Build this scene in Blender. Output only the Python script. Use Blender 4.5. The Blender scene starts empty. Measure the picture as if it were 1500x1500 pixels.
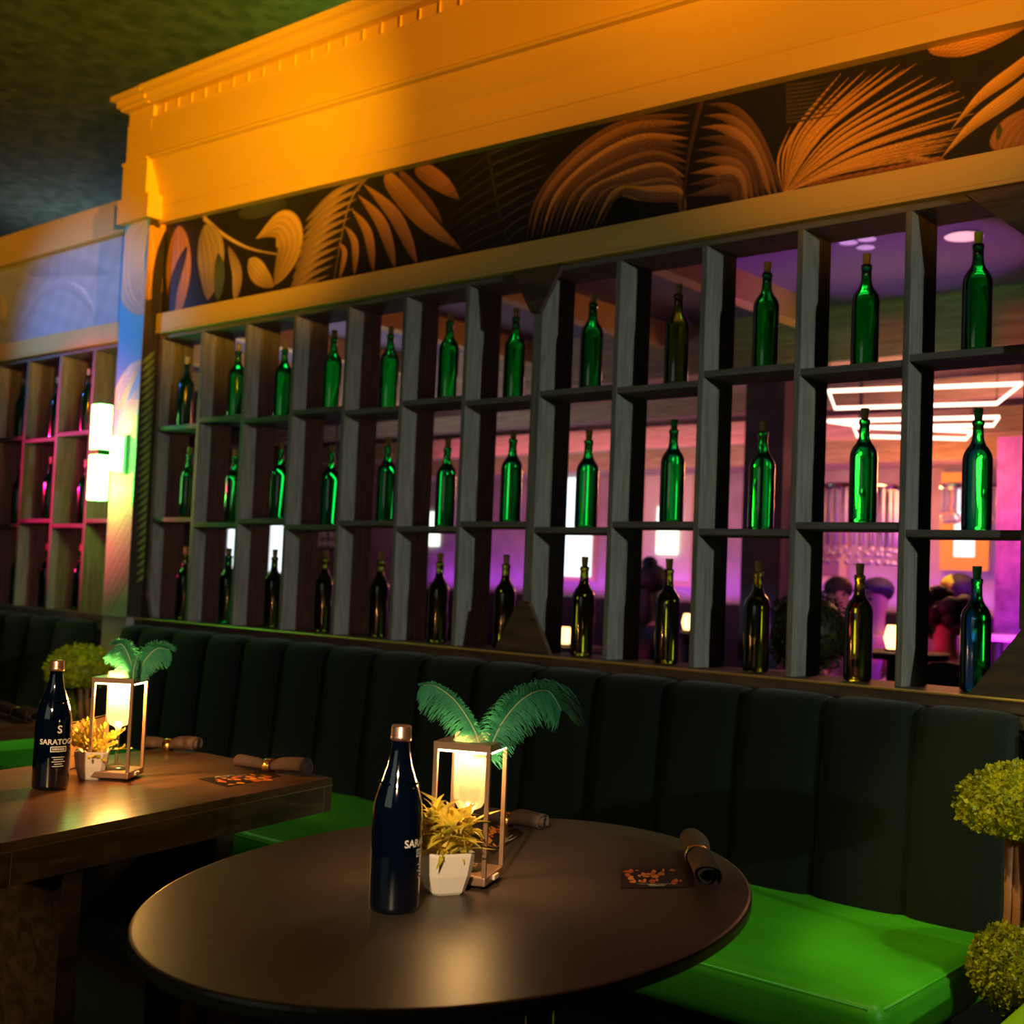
import bpy, bmesh, math, random
import numpy as np
from mathutils import Vector, Matrix
random.seed(7)
SC = bpy.context.scene
COL = SC.collection
PI = math.pi
# ------------------------------------------------------------------ camera
CAM = Vector((5.02897, -3.21667, 1.26))
FW = Vector((-0.65438841, 0.75414565, 0.05513754))
RT = Vector((0.75614419, 0.65308388, 0.04156205))
UP = Vector((0.0046656, -0.06888965, 0.99761338))
FPX = 1795.75
cd = bpy.data.cameras.new('camera'); cam = bpy.data.objects.new('camera', cd); COL.objects.link(cam)
M = Matrix((RT, UP, -FW)).transposed().to_4x4(); M.translation = CAM
cam.matrix_world = M
cd.sensor_width = 36; cd.lens = FPX / 1500 * 36; cd.clip_start = 0.02
cd.dof.use_dof = True; cd.dof.focus_distance = 2.35; cd.dof.aperture_fstop = 4.5
SC.camera = cam
def ray(x, y): return FW + RT * ((x - 750) / FPX) - UP * ((y - 750) / FPX)
def at(x, y, Y):
    d = ray(x, y); return CAM + d * ((Y - CAM.y) / d.y)
def az(x, y, z):
    d = ray(x, y); return CAM + d * ((z - CAM.z) / d.z)
def aw(x, y, w): return CAM + ray(x, y) * w

# ------------------------------------------------------------------ look
SC.view_settings.view_transform = 'Standard'; SC.view_settings.look = 'None'
SC.view_settings.gamma = 1; SC.view_settings.exposure = 0.0
SC.view_settings.use_curve_mapping = False
SC.cycles.use_denoising = True
SC.cycles.max_bounces = 8; SC.cycles.caustics_reflective = False; SC.cycles.caustics_refractive = False
SC.cycles.sample_clamp_indirect = 4
w = bpy.data.worlds.new('world'); SC.world = w; w.use_nodes = True
w.node_tree.nodes['Background'].inputs[0].default_value = (.5, .55, .6, 1)
w.node_tree.nodes['Background'].inputs[1].default_value = 0.004

# ------------------------------------------------------------------ lights
def spot(name, loc, aim, col, power, deg, blend=.4, size=.1):
    l = bpy.data.lights.new(name, 'SPOT'); l.color = col; l.energy = power
    l.spot_size = math.radians(deg); l.spot_blend = blend; l.shadow_soft_size = size
    o = bpy.data.objects.new(name, l); COL.objects.link(o); o.location = loc
    o.rotation_euler = (Vector(aim) - Vector(loc)).to_track_quat('-Z', 'Y').to_euler(); return o
def point(name, loc, col, power, size=.05):
    l = bpy.data.lights.new(name, 'POINT'); l.color = col; l.energy = power; l.shadow_soft_size = size
    o = bpy.data.objects.new(name, l); COL.objects.link(o); o.location = loc; return o
def area(name, loc, aim, col, power, sx, sy):
    l = bpy.data.lights.new(name, 'AREA'); l.color = col; l.energy = power; l.shape = 'RECTANGLE'; l.size = sx; l.size_y = sy
    o = bpy.data.objects.new(name, l); COL.objects.link(o); o.location = loc
    o.rotation_euler = (Vector(aim) - Vector(loc)).to_track_quat('-Z', 'Y').to_euler(); return o
# dining side
spot('spot_orange', (7.6, -1.9, 2.75), (.3, 0, 3.38), (1, .37, .004), 3300, 19.5, 1, .06)
spot('spot_orange_near', (4.6, -2.6, 2.2), (3.6, -.05, 3.1), (1, .37, .004), 330, 40, 1, .06)
spot('spot_amber_pilaster', (2.9, -1.7, 2.5), (.25, -.05, 3.22), (1, .47, .002), 520, 46, 1, .05)
spot('spot_blue', (-2.6, -3.4, 3.2), (-.65, -.05, 2.35), (.10, .36, 1), 600, 24, .9, .08)
spot('spot_red', (-2.6, -2.3, 1.9), (-.62, 0, 1.72), (1, .01, .14), 1300, 27, 1, .05)
spot('spot_tan', (-2.2, -2.2, 3.9), (-1.8, 0, 2.95), (1, .62, .34), 20, 34, 1, .1)
spot('key_house', (10.8, -2.25, 2.55), (3.2, -.1, 1.35), (.88, 1, .80), 880, 25, 1, .10)
area('fill_house', (3.4, -5.2, 1.9), (2.2, 0, 1.5), (.95, 1, .8), 4.0, 2.2, 1.2)
spot('spot_table_near', (5.1, -3.9, 2.1), (3.64, -1.74, .86), (1, .68, .38), 330, 12, 1, .05)
spot('spot_table_far', (4.6, -4.1, 2.2), (2.40, -1.62, .84), (1, .60, .28), 420, 12, 1, .05)
spot('spot_ceiling_green', (1.0, .9, 3.15), (-.2, 1.6, 4.2), (.55, 1, .10), 80, 160, 1, .1)
spot('spot_ceiling_blue', (-4.6, 2.2, 3.12), (-4.4, 2.4, 4.2), (.5, .62, .8), 60, 165, 1, .1)
spot('spot_leg', (4.3, -4.0, 1.3), (2.35, -1.95, .35), (1, .62, .16), 46, 18, .8, .05)
spot('spot_seat', (5.4, -1.1, 3.4), (3.7, -.5, .4), (.85, 1, .4), 95, 30, .7, .05)
spot('spot_topiary', (3.5, -2.2, 2.6), (4.1, -.38, .6), (1, .80, .16), 170, 24, .5, .05)
spot('spot_topiary_far', (1.6, -2.6, 2.8), (-.1, -.4, .75), (1, .85, .25), 130, 14, .5, .05)
# bar side behind the shelves
area('bar_pink', (-1.8, 5.9, 2.45), (-1.8, 7.5, 1.5), (1, .10, .46), 20, 5, .5)
area('bar_soffit_warm', (-1.5, 5.6, 1.9), (-1.5, 6.9, 2.6), (1, .70, .30), 16, 5, .4)
area('bar_pink_two', (1.6, 5.2, 2.75), (1.2, 7.5, 1.6), (1, .2, .35), 5, 1.6, 1)
point('bar_orange_wall', (1.0, 6.5, 2.0), (1, .25, .05), 42, .15)
area('bar_violet_low', (-1.5, 7.32, 1.16), (-1.5, 7.5, 2.0), (.5, .06, 1), 24, 8, .1)
area('bar_violet_right', (2.7, 3.9, 1.2), (2.6, 5, 1.5), (.5, .04, 1), 22, .4, 1.0)
spot('bar_purple_ceiling', (2.3, 2.2, 1.3), (2.25, 2.6, 3.0), (.6, .1, 1), 60, 52, .2, .05)
area('bar_white', (-2.6, 2.8, 1.7), (-2.0, 3.4, 3.0), (.8, .72, .9), 26, 2.4, 1.2)
point('bar_orange', (2.1, 4.4, 2.1), (1, .36, .10), 45, .2)
spot('bar_green', (2.6, 1.4, 1.6), (2.0, 3.6, 2.9), (.2, 1, .25), 26, 50, .8, .1)

# ------------------------------------------------------------------ materials
def mat(name, col, rough=.6, metal=0, noise=None, bump=None, emis=None, estr=0, sheen=0, trans=0, ior=1.45, coat=0, spec=.5, vcol=None, wood=None):
    m = bpy.data.materials.new(name); m.use_nodes = True; nt = m.node_tree; N = nt.nodes; L = nt.links
    b = N['Principled BSDF']
    b.inputs['Base Color'].default_value = (*col, 1); b.inputs['Roughness'].default_value = rough
    b.inputs['Metallic'].default_value = metal; b.inputs['Specular IOR Level'].default_value = spec
    b.inputs['IOR'].default_value = ior; b.inputs['Transmission Weight'].default_value = trans
    b.inputs['Coat Weight'].default_value = coat; b.inputs['Sheen Weight'].default_value = sheen
    if emis: b.inputs['Emission Color'].default_value = (*emis, 1); b.inputs['Emission Strength'].default_value = estr
    tc = N.new('ShaderNodeTexCoord')
    if wood:   # (dark colour, scale vector)
        mp = N.new('ShaderNodeMapping'); mp.inputs['Scale'].default_value = wood[1]
        L.new(tc.outputs['Object'], mp.inputs[0])
        n = N.new('ShaderNodeTexNoise'); n.inputs['Scale'].default_value = 4; n.inputs['Detail'].default_value = 6; n.inputs['Distortion'].default_value = 1.2
        L.new(mp.outputs[0], n.inputs['Vector'])
        r = N.new('ShaderNodeValToRGB'); r.color_ramp.elements[0].position = .35; r.color_ramp.elements[1].position = .68
        r.color_ramp.elements[0].color = (*wood[0], 1); r.color_ramp.elements[1].color = (*col, 1)
        L.new(n.outputs['Fac'], r.inputs[0]); L.new(r.outputs[0], b.inputs['Base Color'])
        bp = N.new('ShaderNodeBump'); bp.inputs['Strength'].default_value = .15; bp.inputs['Distance'].default_value = .004
        L.new(n.outputs['Fac'], bp.inputs['Height']); L.new(bp.outputs[0], b.inputs['Normal'])
    if noise:  # (second colour, scale)
        n = N.new('ShaderNodeTexNoise'); n.inputs['Scale'].default_value = noise[1]; n.inputs['Detail'].default_value = 4
        L.new(tc.outputs['Object'], n.inputs['Vector'])
        r = N.new('ShaderNodeValToRGB'); r.color_ramp.elements[0].position = .38; r.color_ramp.elements[1].position = .62
        r.color_ramp.elements[0].color = (*noise[0], 1); r.color_ramp.elements[1].color = (*col, 1)
        L.new(n.outputs['Fac'], r.inputs[0]); L.new(r.outputs[0], b.inputs['Base Color'])
    if bump:   # (scale, strength)
        n = N.new('ShaderNodeTexNoise'); n.inputs['Scale'].default_value = bump[0]; n.inputs['Detail'].default_value = 5
        L.new(tc.outputs['Object'], n.inputs['Vector'])
        bp = N.new('ShaderNodeBump'); bp.inputs['Strength'].default_value = bump[1]; bp.inputs['Distance'].default_value = .01
        L.new(n.outputs['Fac'], bp.inputs['Height']); L.new(bp.outputs[0], b.inputs['Normal'])
    if vcol:
        v = N.new('ShaderNodeVertexColor'); v.layer_name = vcol
        L.new(v.outputs['Color'], b.inputs['Base Color'])
    return m
def emit(name, col, s):
    m = bpy.data.materials.new(name); m.use_nodes = True; N = m.node_tree.nodes; N.clear()
    e = N.new('ShaderNodeEmission'); e.inputs[0].default_value = (*col, 1); e.inputs[1].default_value = s
    o = N.new('ShaderNodeOutputMaterial'); m.node_tree.links.new(e.outputs[0], o.inputs[0]); return m
def glass(name, col, rough=0.0, ior=1.33, spec=1.0):
    m = bpy.data.materials.new(name); m.use_nodes = True; nt = m.node_tree; N = nt.nodes; L = nt.links; N.clear()
    rf = N.new('ShaderNodeBsdfRefraction'); rf.inputs['Color'].default_value = (*col, 1); rf.inputs['Roughness'].default_value = rough; rf.inputs['IOR'].default_value = ior
    gl = N.new('ShaderNodeBsdfGlossy'); gl.inputs['Color'].default_value = (spec, spec, spec, 1); gl.inputs['Roughness'].default_value = .10
    fr = N.new('ShaderNodeFresnel'); fr.inputs[0].default_value = 1.75
    mx = N.new('ShaderNodeMixShader'); L.new(fr.outputs[0], mx.inputs[0]); L.new(rf.outputs[0], mx.inputs[1]); L.new(gl.outputs[0], mx.inputs[2])
    o = N.new('ShaderNodeOutputMaterial'); L.new(mx.outputs[0], o.inputs[0]); return m
def thinglass(name, col, frost=.0):
    m = bpy.data.materials.new(name); m.use_nodes = True; nt = m.node_tree; N = nt.nodes; L = nt.links; N.clear()
    tr = N.new('ShaderNodeBsdfTransparent'); tr.inputs['Color'].default_value = (*col, 1)
    gl = N.new('ShaderNodeBsdfGlossy'); gl.inputs['Roughness'].default_value = .05
    lw = N.new('ShaderNodeLayerWeight'); lw.inputs[0].default_value = .35
    mx = N.new('ShaderNodeMixShader'); L.new(lw.outputs['Fresnel'], mx.inputs[0]); L.new(tr.outputs[0], mx.inputs[1]); L.new(gl.outputs[0], mx.inputs[2])
    di = N.new('ShaderNodeBsdfTranslucent'); di.inputs[0].default_value = (1, .85, .6, 1)
    dd = N.new('ShaderNodeBsdfDiffuse'); dd.inputs[0].default_value = (1, .85, .6, 1)
    ms = N.new('ShaderNodeMixShader'); ms.inputs[0].default_value = .5; L.new(di.outputs[0], ms.inputs[1]); L.new(dd.outputs[0], ms.inputs[2])
    m2 = N.new('ShaderNodeMixShader'); m2.inputs[0].default_value = frost; L.new(mx.outputs[0], m2.inputs[1]); L.new(ms.outputs[0], m2.inputs[2])
    o = N.new('ShaderNodeOutputMaterial'); L.new(m2.outputs[0], o.inputs[0]); return m
def leafmat(name, col, col2, scale=40, rough=.5, tl=.3):
    m = mat(name, col, rough, noise=(col2, scale)); nt = m.node_tree; N = nt.nodes; L = nt.links
    b = N['Principled BSDF']; t = N.new('ShaderNodeBsdfTranslucent'); t.inputs[0].default_value = (*col, 1)
    mx = N.new('ShaderNodeMixShader'); mx.inputs[0].default_value = tl
    L.new(b.outputs[0], mx.inputs[1]); L.new(t.outputs[0], mx.inputs[2]); L.new(mx.outputs[0], N['Material Output'].inputs[0]); return m

MT = dict(
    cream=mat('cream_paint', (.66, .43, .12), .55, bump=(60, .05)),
    ceiling=mat('dark_ceiling', (.10, .12, .09), .9, noise=((.05, .07, .04), 9), bump=(14, .6)),
    floor=mat('dark_floor', (.03, .022, .016), .85, wood=((.015, .011, .008), (1, 6, 1))),
    ash=mat('weathered_wood', (.24, .225, .205), .75, wood=((.14, .13, .12), (14, 14, 1.2))),
    ashx=mat('weathered_board', (.17, .16, .15), .75, wood=((.10, .095, .09), (1.2, 14, 14))),
    brown=mat('brown_wood', (.12, .075, .05), .6, wood=((.05, .032, .022), (1, 8, 8))),
    gold=mat('edge_highlight', (1, .62, .2), .45, .7),
    velvet=mat('dark_green_velvet', (.0045, .008, .0075), .9, spec=.15, sheen=.10, bump=(90, .15)),
    leather=mat('green_leather', (.06, .42, .015), .42, noise=((.05, .35, .012), 5), bump=(220, .08)),
    black=mat('black_base', (.012, .011, .01), .6),
    glassgreen=glass('green_bottle_glass', (.05, .86, .24), ior=1.16),
    glassolive=glass('olive_bottle_glass', (.42, .58, .10), ior=1.16),
    glassblue=mat('dark_blue_bottle_glass', (.0008, .0035, .013), .06, coat=1, spec=.8),
    cork=mat('cork', (.55, .46, .22), .8), corkg=mat('green_cork', (.03, .5, .08), .6), corkl=mat('lime_cork', (.4, .9, .02), .6),
    tabletop=mat('brown_wood_laminate', (.20, .10, .045), .30, wood=((.09, .042, .018), (7, 1.0, 7)), spec=.5),
    tableedge=mat('pale_edge_band', (.26, .17, .11), .45),
    apron=mat('brown_wood_apron', (.14, .085, .05), .5, wood=((.06, .035, .02), (7, 1.0, 7))),
    oval=mat('espresso_laminate', (.042, .024, .016), .45, spec=.25, bump=(300, .06), noise=((.04, .025, .018), 6)),
    ovaledge=mat('espresso_edge', (.075, .055, .04), .4),
    chrome=mat('chrome', (.7, .7, .7), .15, 1),
    bronze=mat('bronze_metal', (.42, .27, .17), .38, .6),
    white=mat('white_ceramic', (.85, .8, .72), .25),
    capgold=mat('rose_gold_cap', (.85, .5, .36), .3, .9),
    ink=mat('white_ink', (.9, .88, .8), .5),
    plantY=leafmat('yellow_green_leaf', (.90, .70, .08), (.45, .42, .05), 60),
    topi=leafmat('topiary_leaf', (.50, .46, .012), (.16, .18, .008), 30),
    topid=leafmat('topiary_leaf_dark', (.07, .07, .01), (.02, .025, .008), 30),
    trunk=mat('copper_brown_trunk', (.34, .12, .05), .45, bump=(30, .4)),
    feather=leafmat('green_feather', (.08, .50, .27), (.04, .34, .19), 20, .6, .35),
    quill=mat('pale_quill', (.5, .6, .3), .5),
    napkin=mat('charcoal_napkin', (.10, .065, .05), .95, bump=(400, .3)),
    goldring=mat('gold_ring', (.9, .55, .12), .25, 1),
    frost=thinglass('lit_frosted_glass', (1, .93, .8), .22),
    clear=thinglass('clear_glass', (.97, .97, .95), .06),
    led=emit('warm_led_strip', (1, .66, .36), 12),
    sconceG=emit('green_white_diffuser', (.22, 1, .18), 12),
    redglow=emit('added_red_glow', (1, .02, .12), 30),
    neon=emit('warm_neon', (1, .60, .45), 3.6), screen=emit('white_screen', (.85, .95, 1), 1.6),
    screenw=emit('lamp_panel', (.85, 1, .8), 1.8), candle=emit('candle_glow', (1, .55, .2), 4),
    barwall=mat('bar_wall', (.50, .40, .42), .7, noise=((.38, .30, .32), 3)),
    barceil=mat('bar_ceiling', (.17, .14, .19), .8, bump=(8, .3)),
    slat=mat('tan_slats', (.55, .42, .26), .7, wood=((.36, .26, .15), (.6, 9, 9))),
    tanwood=mat('tan_frame_wood', (.62, .45, .24), .6),
    darkpanel=mat('dark_column', (.06, .04, .045), .6, noise=((.03, .02, .025), 4)),
    damask=mat('damask_wallpaper', (.42, .10, .42), .6, noise=((.24, .05, .26), 9)),
    crystal=mat('crystal', (.9, .85, .9), .08, spec=1), bench=mat('dark_bench', (.04, .02, .05), .7),
    purplepot=mat('purple_pot', (.3, .16, .5), .6),
)
# ------------------------------------------------------------------ mesh helpers
def link(o, parent=None):
    COL.objects.link(o)
    if parent is not None:
        o.parent = parent
        o.matrix_parent_inverse = Matrix.Identity(4)
        if parent.location.length > 0 or parent.rotation_euler[2]:
            o.matrix_parent_inverse = parent_matrix(parent).inverted()
    return o
def parent_matrix(p):
    m = Matrix.LocRotScale(p.location, p.rotation_euler, p.scale)
    if p.parent: m = parent_matrix(p.parent) @ p.matrix_parent_inverse @ m
    return m
def obj(name, bm, m, parent=None, smooth=False, bevel=0):
    me = bpy.data.meshes.new(name); bmesh.ops.recalc_face_normals(bm, faces=bm.faces); bm.to_mesh(me); bm.free()
    for mm in (m if isinstance(m, (list, tuple)) else [m]): me.materials.append(mm)
    if smooth:
        for p in me.polygons: p.use_smooth = True
    o = bpy.data.objects.new(name, me); link(o, parent)
    if bevel:
        b = o.modifiers.new('bevel', 'BEVEL'); b.width = bevel; b.segments = 3; b.limit_method = 'ANGLE'
        if smooth is False:
            for p in me.polygons: p.use_smooth = False
    return o
def tag(o, label, cat, group=None, kind=None):
    o['label'] = label; o['category'] = cat
    if group: o['group'] = group
    if kind: o['kind'] = kind
    return o
def struct(o, label=None):
    o['kind'] = 'structure'
    if label: o['label'] = label
    return o
def thing(name, label, cat, loc=(0, 0, 0), rz=0, group=None):
    o = bpy.data.objects.new(name, None); o.empty_display_size = .05; COL.objects.link(o)
    o.location = loc; o.rotation_euler = (0, 0, rz); tag(o, label, cat, group); return o
def box(bm, x0, x1, y0, y1, z0, z1, mi=0):
    v = [bm.verts.new(p) for p in ((x0, y0, z0), (x1, y0, z0), (x1, y1, z0), (x0, y1, z0), (x0, y0, z1), (x1, y0, z1), (x1, y1, z1), (x0, y1, z1))]
    for f in ((0, 1, 2, 3), (4, 5, 6, 7), (0, 1, 5, 4), (1, 2, 6, 5), (2, 3, 7, 6), (3, 0, 4, 7)):
        bm.faces.new([v[i] for i in f]).material_index = mi
def bxo(name, x0, x1, y0, y1, z0, z1, m, parent=None, bevel=.002):
    bm = bmesh.new(); box(bm, x0, x1, y0, y1, z0, z1); return obj(name, bm, m, parent, bevel=bevel)
def prism(bm, pts, z0, z1):
    a = [bm.verts.new((x, y, z0)) for x, y in pts]; b = [bm.verts.new((x, y, z1)) for x, y in pts]; n = len(pts)
    bm.faces.new(a[::-1]); bm.faces.new(b)
    for i in range(n): bm.faces.new((a[i], a[(i + 1) % n], b[(i + 1) % n], b[i]))
def prism_y(bm, pts, y0, y1):   # outline in x,z
    a = [bm.verts.new((x, y0, z)) for x, z in pts]; b = [bm.verts.new((x, y1, z)) for x, z in pts]; n = len(pts)
    bm.faces.new(a); bm.faces.new(b[::-1])
    for i in range(n): bm.faces.new((a[i], b[i], b[(i + 1) % n], a[(i + 1) % n]))
def lathe(bm, prof, c=(0, 0, 0), seg=32, caps=True, sx=1, sy=1):
    c = Vector(c); rings = []
    for r, z in prof:
        rings.append([bm.verts.new(c + Vector((r * sx * math.cos(2 * PI * i / seg), r * sy * math.sin(2 * PI * i / seg), z))) for i in range(seg)])
    for a, b in zip(rings, rings[1:]):
        for i in range(seg): bm.faces.new((a[i], a[(i + 1) % seg], b[(i + 1) % seg], b[i]))
    if caps: bm.faces.new(rings[0][::-1]); bm.faces.new(rings[-1])
def tube(bm, pts, r, seg=10, closed=False):
    pts = [Vector(p) for p in pts]; n = len(pts); rs = r if isinstance(r, (list, tuple)) else [r] * n; rings = []
    for i, p in enumerate(pts):
        a = pts[(i - 1) % n] if (closed or i) else p; b = pts[(i + 1) % n] if (closed or i < n - 1) else p
        t = (b - a).normalized(); up = Vector((0, 0, 1)) if abs(t.z) < .9 else Vector((1, 0, 0))
        u = t.cross(up).normalized(); v = t.cross(u)
        rings.append([bm.verts.new(p + (u * math.cos(2 * PI * k / seg) + v * math.sin(2 * PI * k / seg)) * rs[i]) for k in range(seg)])
    m = n if closed else n - 1
    for i in range(m):
        a, b = rings[i], rings[(i + 1) % n]
        for k in range(seg): bm.faces.new((a[k], a[(k + 1) % seg], b[(k + 1) % seg], b[k]))
    if not closed: bm.faces.new(rings[0][::-1]); bm.faces.new(rings[-1])
def bez(pts, n=16):
    pts = [Vector(p) for p in pts]; out = []
    N = len(pts)
    for i in range(N - 1):
        p0 = pts[max(i - 1, 0)]; p1 = pts[i]; p2 = pts[i + 1]; p3 = pts[min(i + 2, N - 1)]
        for k in range(n):
            t = k / n
            out.append(.5 * ((2 * p1) + (p2 - p0) * t + (2 * p0 - 5 * p1 + 4 * p2 - p3) * t * t + (3 * p1 - p0 - 3 * p2 + p3) * t ** 3))
    out.append(pts[-1]); return out

# ================================================================== ROOM
ZS, ZH = 1.0146, 2.3415          # ledge top, underside of header
o = bxo('floor', -12, 9, -7, 0.0, -.05, 0, MT['floor'], bevel=0); struct(o)
o = bxo('ceiling', -12, 9, -7, 9, 4.2, 4.3, MT['ceiling'], bevel=0); struct(o)
o = bxo('wall_left', -12.1, -12, -7, 9, 0, 4.2, MT['ceiling'], bevel=0); struct(o)
# lower wall carrying the ledge
o = bxo('wall_front', -12, 7, 0, .176, 0, ZS - .041, MT['brown'], bevel=0); struct(o)

# header : bands and painted mural
for nm, x0, x1 in (('trim_1', -6, -.206), ('trim_2', 0.0, 6.5)):
    bm = bmesh.new(); box(bm, x0, x1, -.03, .176, ZH, ZH + .012)
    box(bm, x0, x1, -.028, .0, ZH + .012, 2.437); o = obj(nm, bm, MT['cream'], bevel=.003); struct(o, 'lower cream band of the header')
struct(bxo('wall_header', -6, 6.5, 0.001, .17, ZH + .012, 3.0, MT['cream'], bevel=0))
def zt(X):                        # the upper band runs a little out of level
    return 2.865 - .026 * (X)
bm = bmesh.new()
XL, XR = -.206, 6.5
def sect(X):
    z0 = zt(X); zc = 3.165 - .03 * X; zd = 3.352 - .012 * X
    return [(.17, z0), (-.045, z0), (-.045, z0 + .075), (-.05, z0 + .078), (-.048, z0 + .10), (-.050, z0 + .14), (-.058, z0 + .18), (-.095, zc - .03), (-.10, zc - .012), (-.12, zc - .008), (-.125, zc),
            (-.115, zc + .012), (-.11, zd - .005), (-.118, zd), (-.088, zd + .004), (-.088, zd + .062), (-.125, zd + .066), (-.15, zd + .08), (-.155, zd + .1), (-.18, zd + .108), (-.19, zd + .13), (.17, zd + .13)]
xs = [0.0, XR]; rr = []
for X in xs: rr.append([bm.verts.new((X, y, z)) for y, z in sect(X)])
n = len(rr[0])
for i in range(n): bm.faces.new((rr[0][i], rr[0][(i + 1) % n], rr[1][(i + 1) % n], rr[1][i]))
bm.faces.new(rr[0]); bm.faces.new(rr[1][::-1])
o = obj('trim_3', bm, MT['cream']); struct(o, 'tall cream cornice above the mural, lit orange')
co = o
# end block of the cornice above the pillar
bm = bmesh.new(); z0, zc, zd = 2.99, 3.165, 3.352
box(bm, XL, .0, -.122, .17, z0, zc - .012); box(bm, XL - .004, .0, -.128, .17, zc - .012, zc); box(bm, XL + .004, .0, -.112, .17, zc, zd); box(bm, XL, .0, -.105, .17, zd, zd + .066)
for a, b_, c_ in ((.02, .066, .08), (.03, .08, .108), (.045, .108, .13)): box(bm, XL - a, .0, -.105 - a * 1.8, .17, zd + b_, zd + c_)
o = obj('trim_4', bm, MT['cream']); struct(o, 'end block of the cornice over the pillar')
# dentil slats
bm = bmesh.new(); x = .07
while x < 4.6:
    zd = 3.352 - .012 * x; box(bm, x, x + .007, -.0925, -.080, zd + .002, zd + .066); x += .105
o = obj('dentil', bm, MT['cream'], co)
# left header upper band
bm = bmesh.new(); box(bm, -6, XL, -.045, .17, 2.875, 3.04); o = obj('trim_5', bm, MT['cream'], bevel=.004); struct(o, 'upper cream band left of the pillar')
# pillar
PXL, PXR, PY = -.206, -.004, -.09
bm = bmesh.new(); box(bm, PXL, PXR, PY, .17, 0, 2.88); o = obj('wall_pillar', bm, mat('grey_paint', (.30, .27, .29), .6)); struct(o, 'square pillar between the two shelf units')
pil = o
bm = bmesh.new(); box(bm, -.236, .03, -.125, .16, 2.875, 2.99); o = obj('trim_6', bm, MT['cream'], bevel=.002); struct(o, 'cream capital block on the pillar')

# ------------------------------------------------------------------ mural painting (colours on dense grids)
def painted(name, P0, U, V, lu, lv, res, bg, strokes, parent=None, off=(0, 0, 0), fn=None):
    """flat printed sheet: origin P0, unit axes U,V ; strokes in (u,v)"""
    nu, nv = max(2, int(lu / res)), max(2, int(lv / res))
    us = np.linspace(0, lu, nu); vs = np.linspace(0, lv, nv)
    UU, VV = np.meshgrid(us, vs)
    img = np.zeros((nv, nu, 3)); img[:] = bg
    nz = (np.sin(UU * 31 + VV * 17) * np.sin(UU * 13 - VV * 41) * .5 + .5)
    img *= (.92 + .16 * nz)[..., None]
    if fn: img = fn(UU, VV, img)
    for pts, wid, col, kw in strokes:
        P = np.array([(p[0], p[1]) for p in bez([(a, b, 0) for a, b in pts], 12)])
        best = np.full(UU.shape, 1e9); side = np.zeros(UU.shape); tt = np.zeros(UU.shape); nseg = len(P) - 1
        x0, x1 = P[:, 0].min() - wid, P[:, 0].max() + wid
        iu0, iu1 = np.searchsorted(us, x0), np.searchsorted(us, x1)
        if iu1 <= iu0: continue
        sl = (slice(None), slice(iu0, iu1)); A = UU[sl]; B = VV[sl]; bb = best[sl].copy(); ss = side[sl].copy(); t_ = tt[sl].copy()
        for i in range(nseg):
            d = P[i + 1] - P[i]; L2 = max(d @ d, 1e-12)
            s = np.clip(((A - P[i, 0]) * d[0] + (B - P[i, 1]) * d[1]) / L2, 0, 1)
            dx = A - P[i, 0] - s * d[0]; dy = B - P[i, 1] - s * d[1]; q = dx * dx + dy * dy; m = q < bb
            bb[m] = q[m]; ss[m] = np.sign(dx * -d[1] + dy * d[0])[m]; t_[m] = ((i + s) / nseg)[m]
        prof = kw.get('prof', 'leaf')
        if prof == 'leaf':
            pk = {.45: .3, .5: .35, .6: .45}.get(kw.get('pw', .6), .58); t1 = np.clip(t_, 0, 1)
            wd = wid * (t1 / pk) ** (1.1 * pk / (1 - pk)) * ((1 - t1) / (1 - pk)) ** 1.1
        else: wd = wid * np.clip(1 - t_ * .85, 0, 1)
        dist = np.sqrt(bb) * ss; cover = np.clip((wd - np.abs(dist)) / res + .5, 0, 1) * (wd > 1e-5)
        rel = np.where(wd > 1e-5, dist / np.maximum(wd, 1e-5), 0)
        shade = .85 + kw.get('tilt', .45) * rel * .7 + .30 * np.sin(rel * 11 + t_ * 2) * np.sin(rel * 27 + 1) + .35 * np.sin(t_ * PI) ** 3
        shade = np.where(np.abs(rel) < kw.get('rib', .04), 1.35, shade) * (1 - kw.get('fade', .35) * t_)
        c = np.array(col)[None, None, :] * kw.get('k', .78) * np.clip(shade, .15, 1.9)[..., None]
        im = img[sl]; al = (kw.get('a', 1.0) * cover)[..., None]; img[sl] = im * (1 - al) + c * al
    P0 = Vector(P0); U = Vector(U); V = Vector(V)
    co = (np.array(P0)[None, None] + UU[..., None] * np.array(U) + VV[..., None] * np.array(V)).reshape(-1, 3)
    idx = np.arange(nu * nv).reshape(nv, nu)
    F = np.stack([idx[:-1, :-1], idx[:-1, 1:], idx[1:, 1:], idx[1:, :-1]], -1).reshape(-1, 4)
    me = bpy.data.meshes.new(name); me.from_pydata(co.tolist(), [], F.tolist()); me.update()
    ca = me.color_attributes.new('paint', 'FLOAT_COLOR', 'POINT')
    rgba = np.ones((nu * nv, 4)); rgba[:, :3] = np.clip(img, 0, 1).reshape(-1, 3); ca.data.foreach_set('color', rgba.ravel())
    me.materials.append(MT['paint'])
    o = bpy.data.objects.new(name, me); link(o, parent); return o
MT['paint'] = mat('printed_mural', (.5, .5, .5), .5, vcol='paint')
YM = -.004
def px(pts, Y=YM, x0=0.0, z0=2.43):
    out = []
    for x, y in pts:
        p = at(x, y, Y); out.append((p.x - x0, p.z - z0))
    return out
FAN = .0052
BR = (.42, .20, .075); OR = (.72, .34, .09); DK = (.16, .075, .035)
S = []
def leaf(pts, wpx, col=OR, **kw):
    S.append((px(pts), wpx, col, kw))
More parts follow.
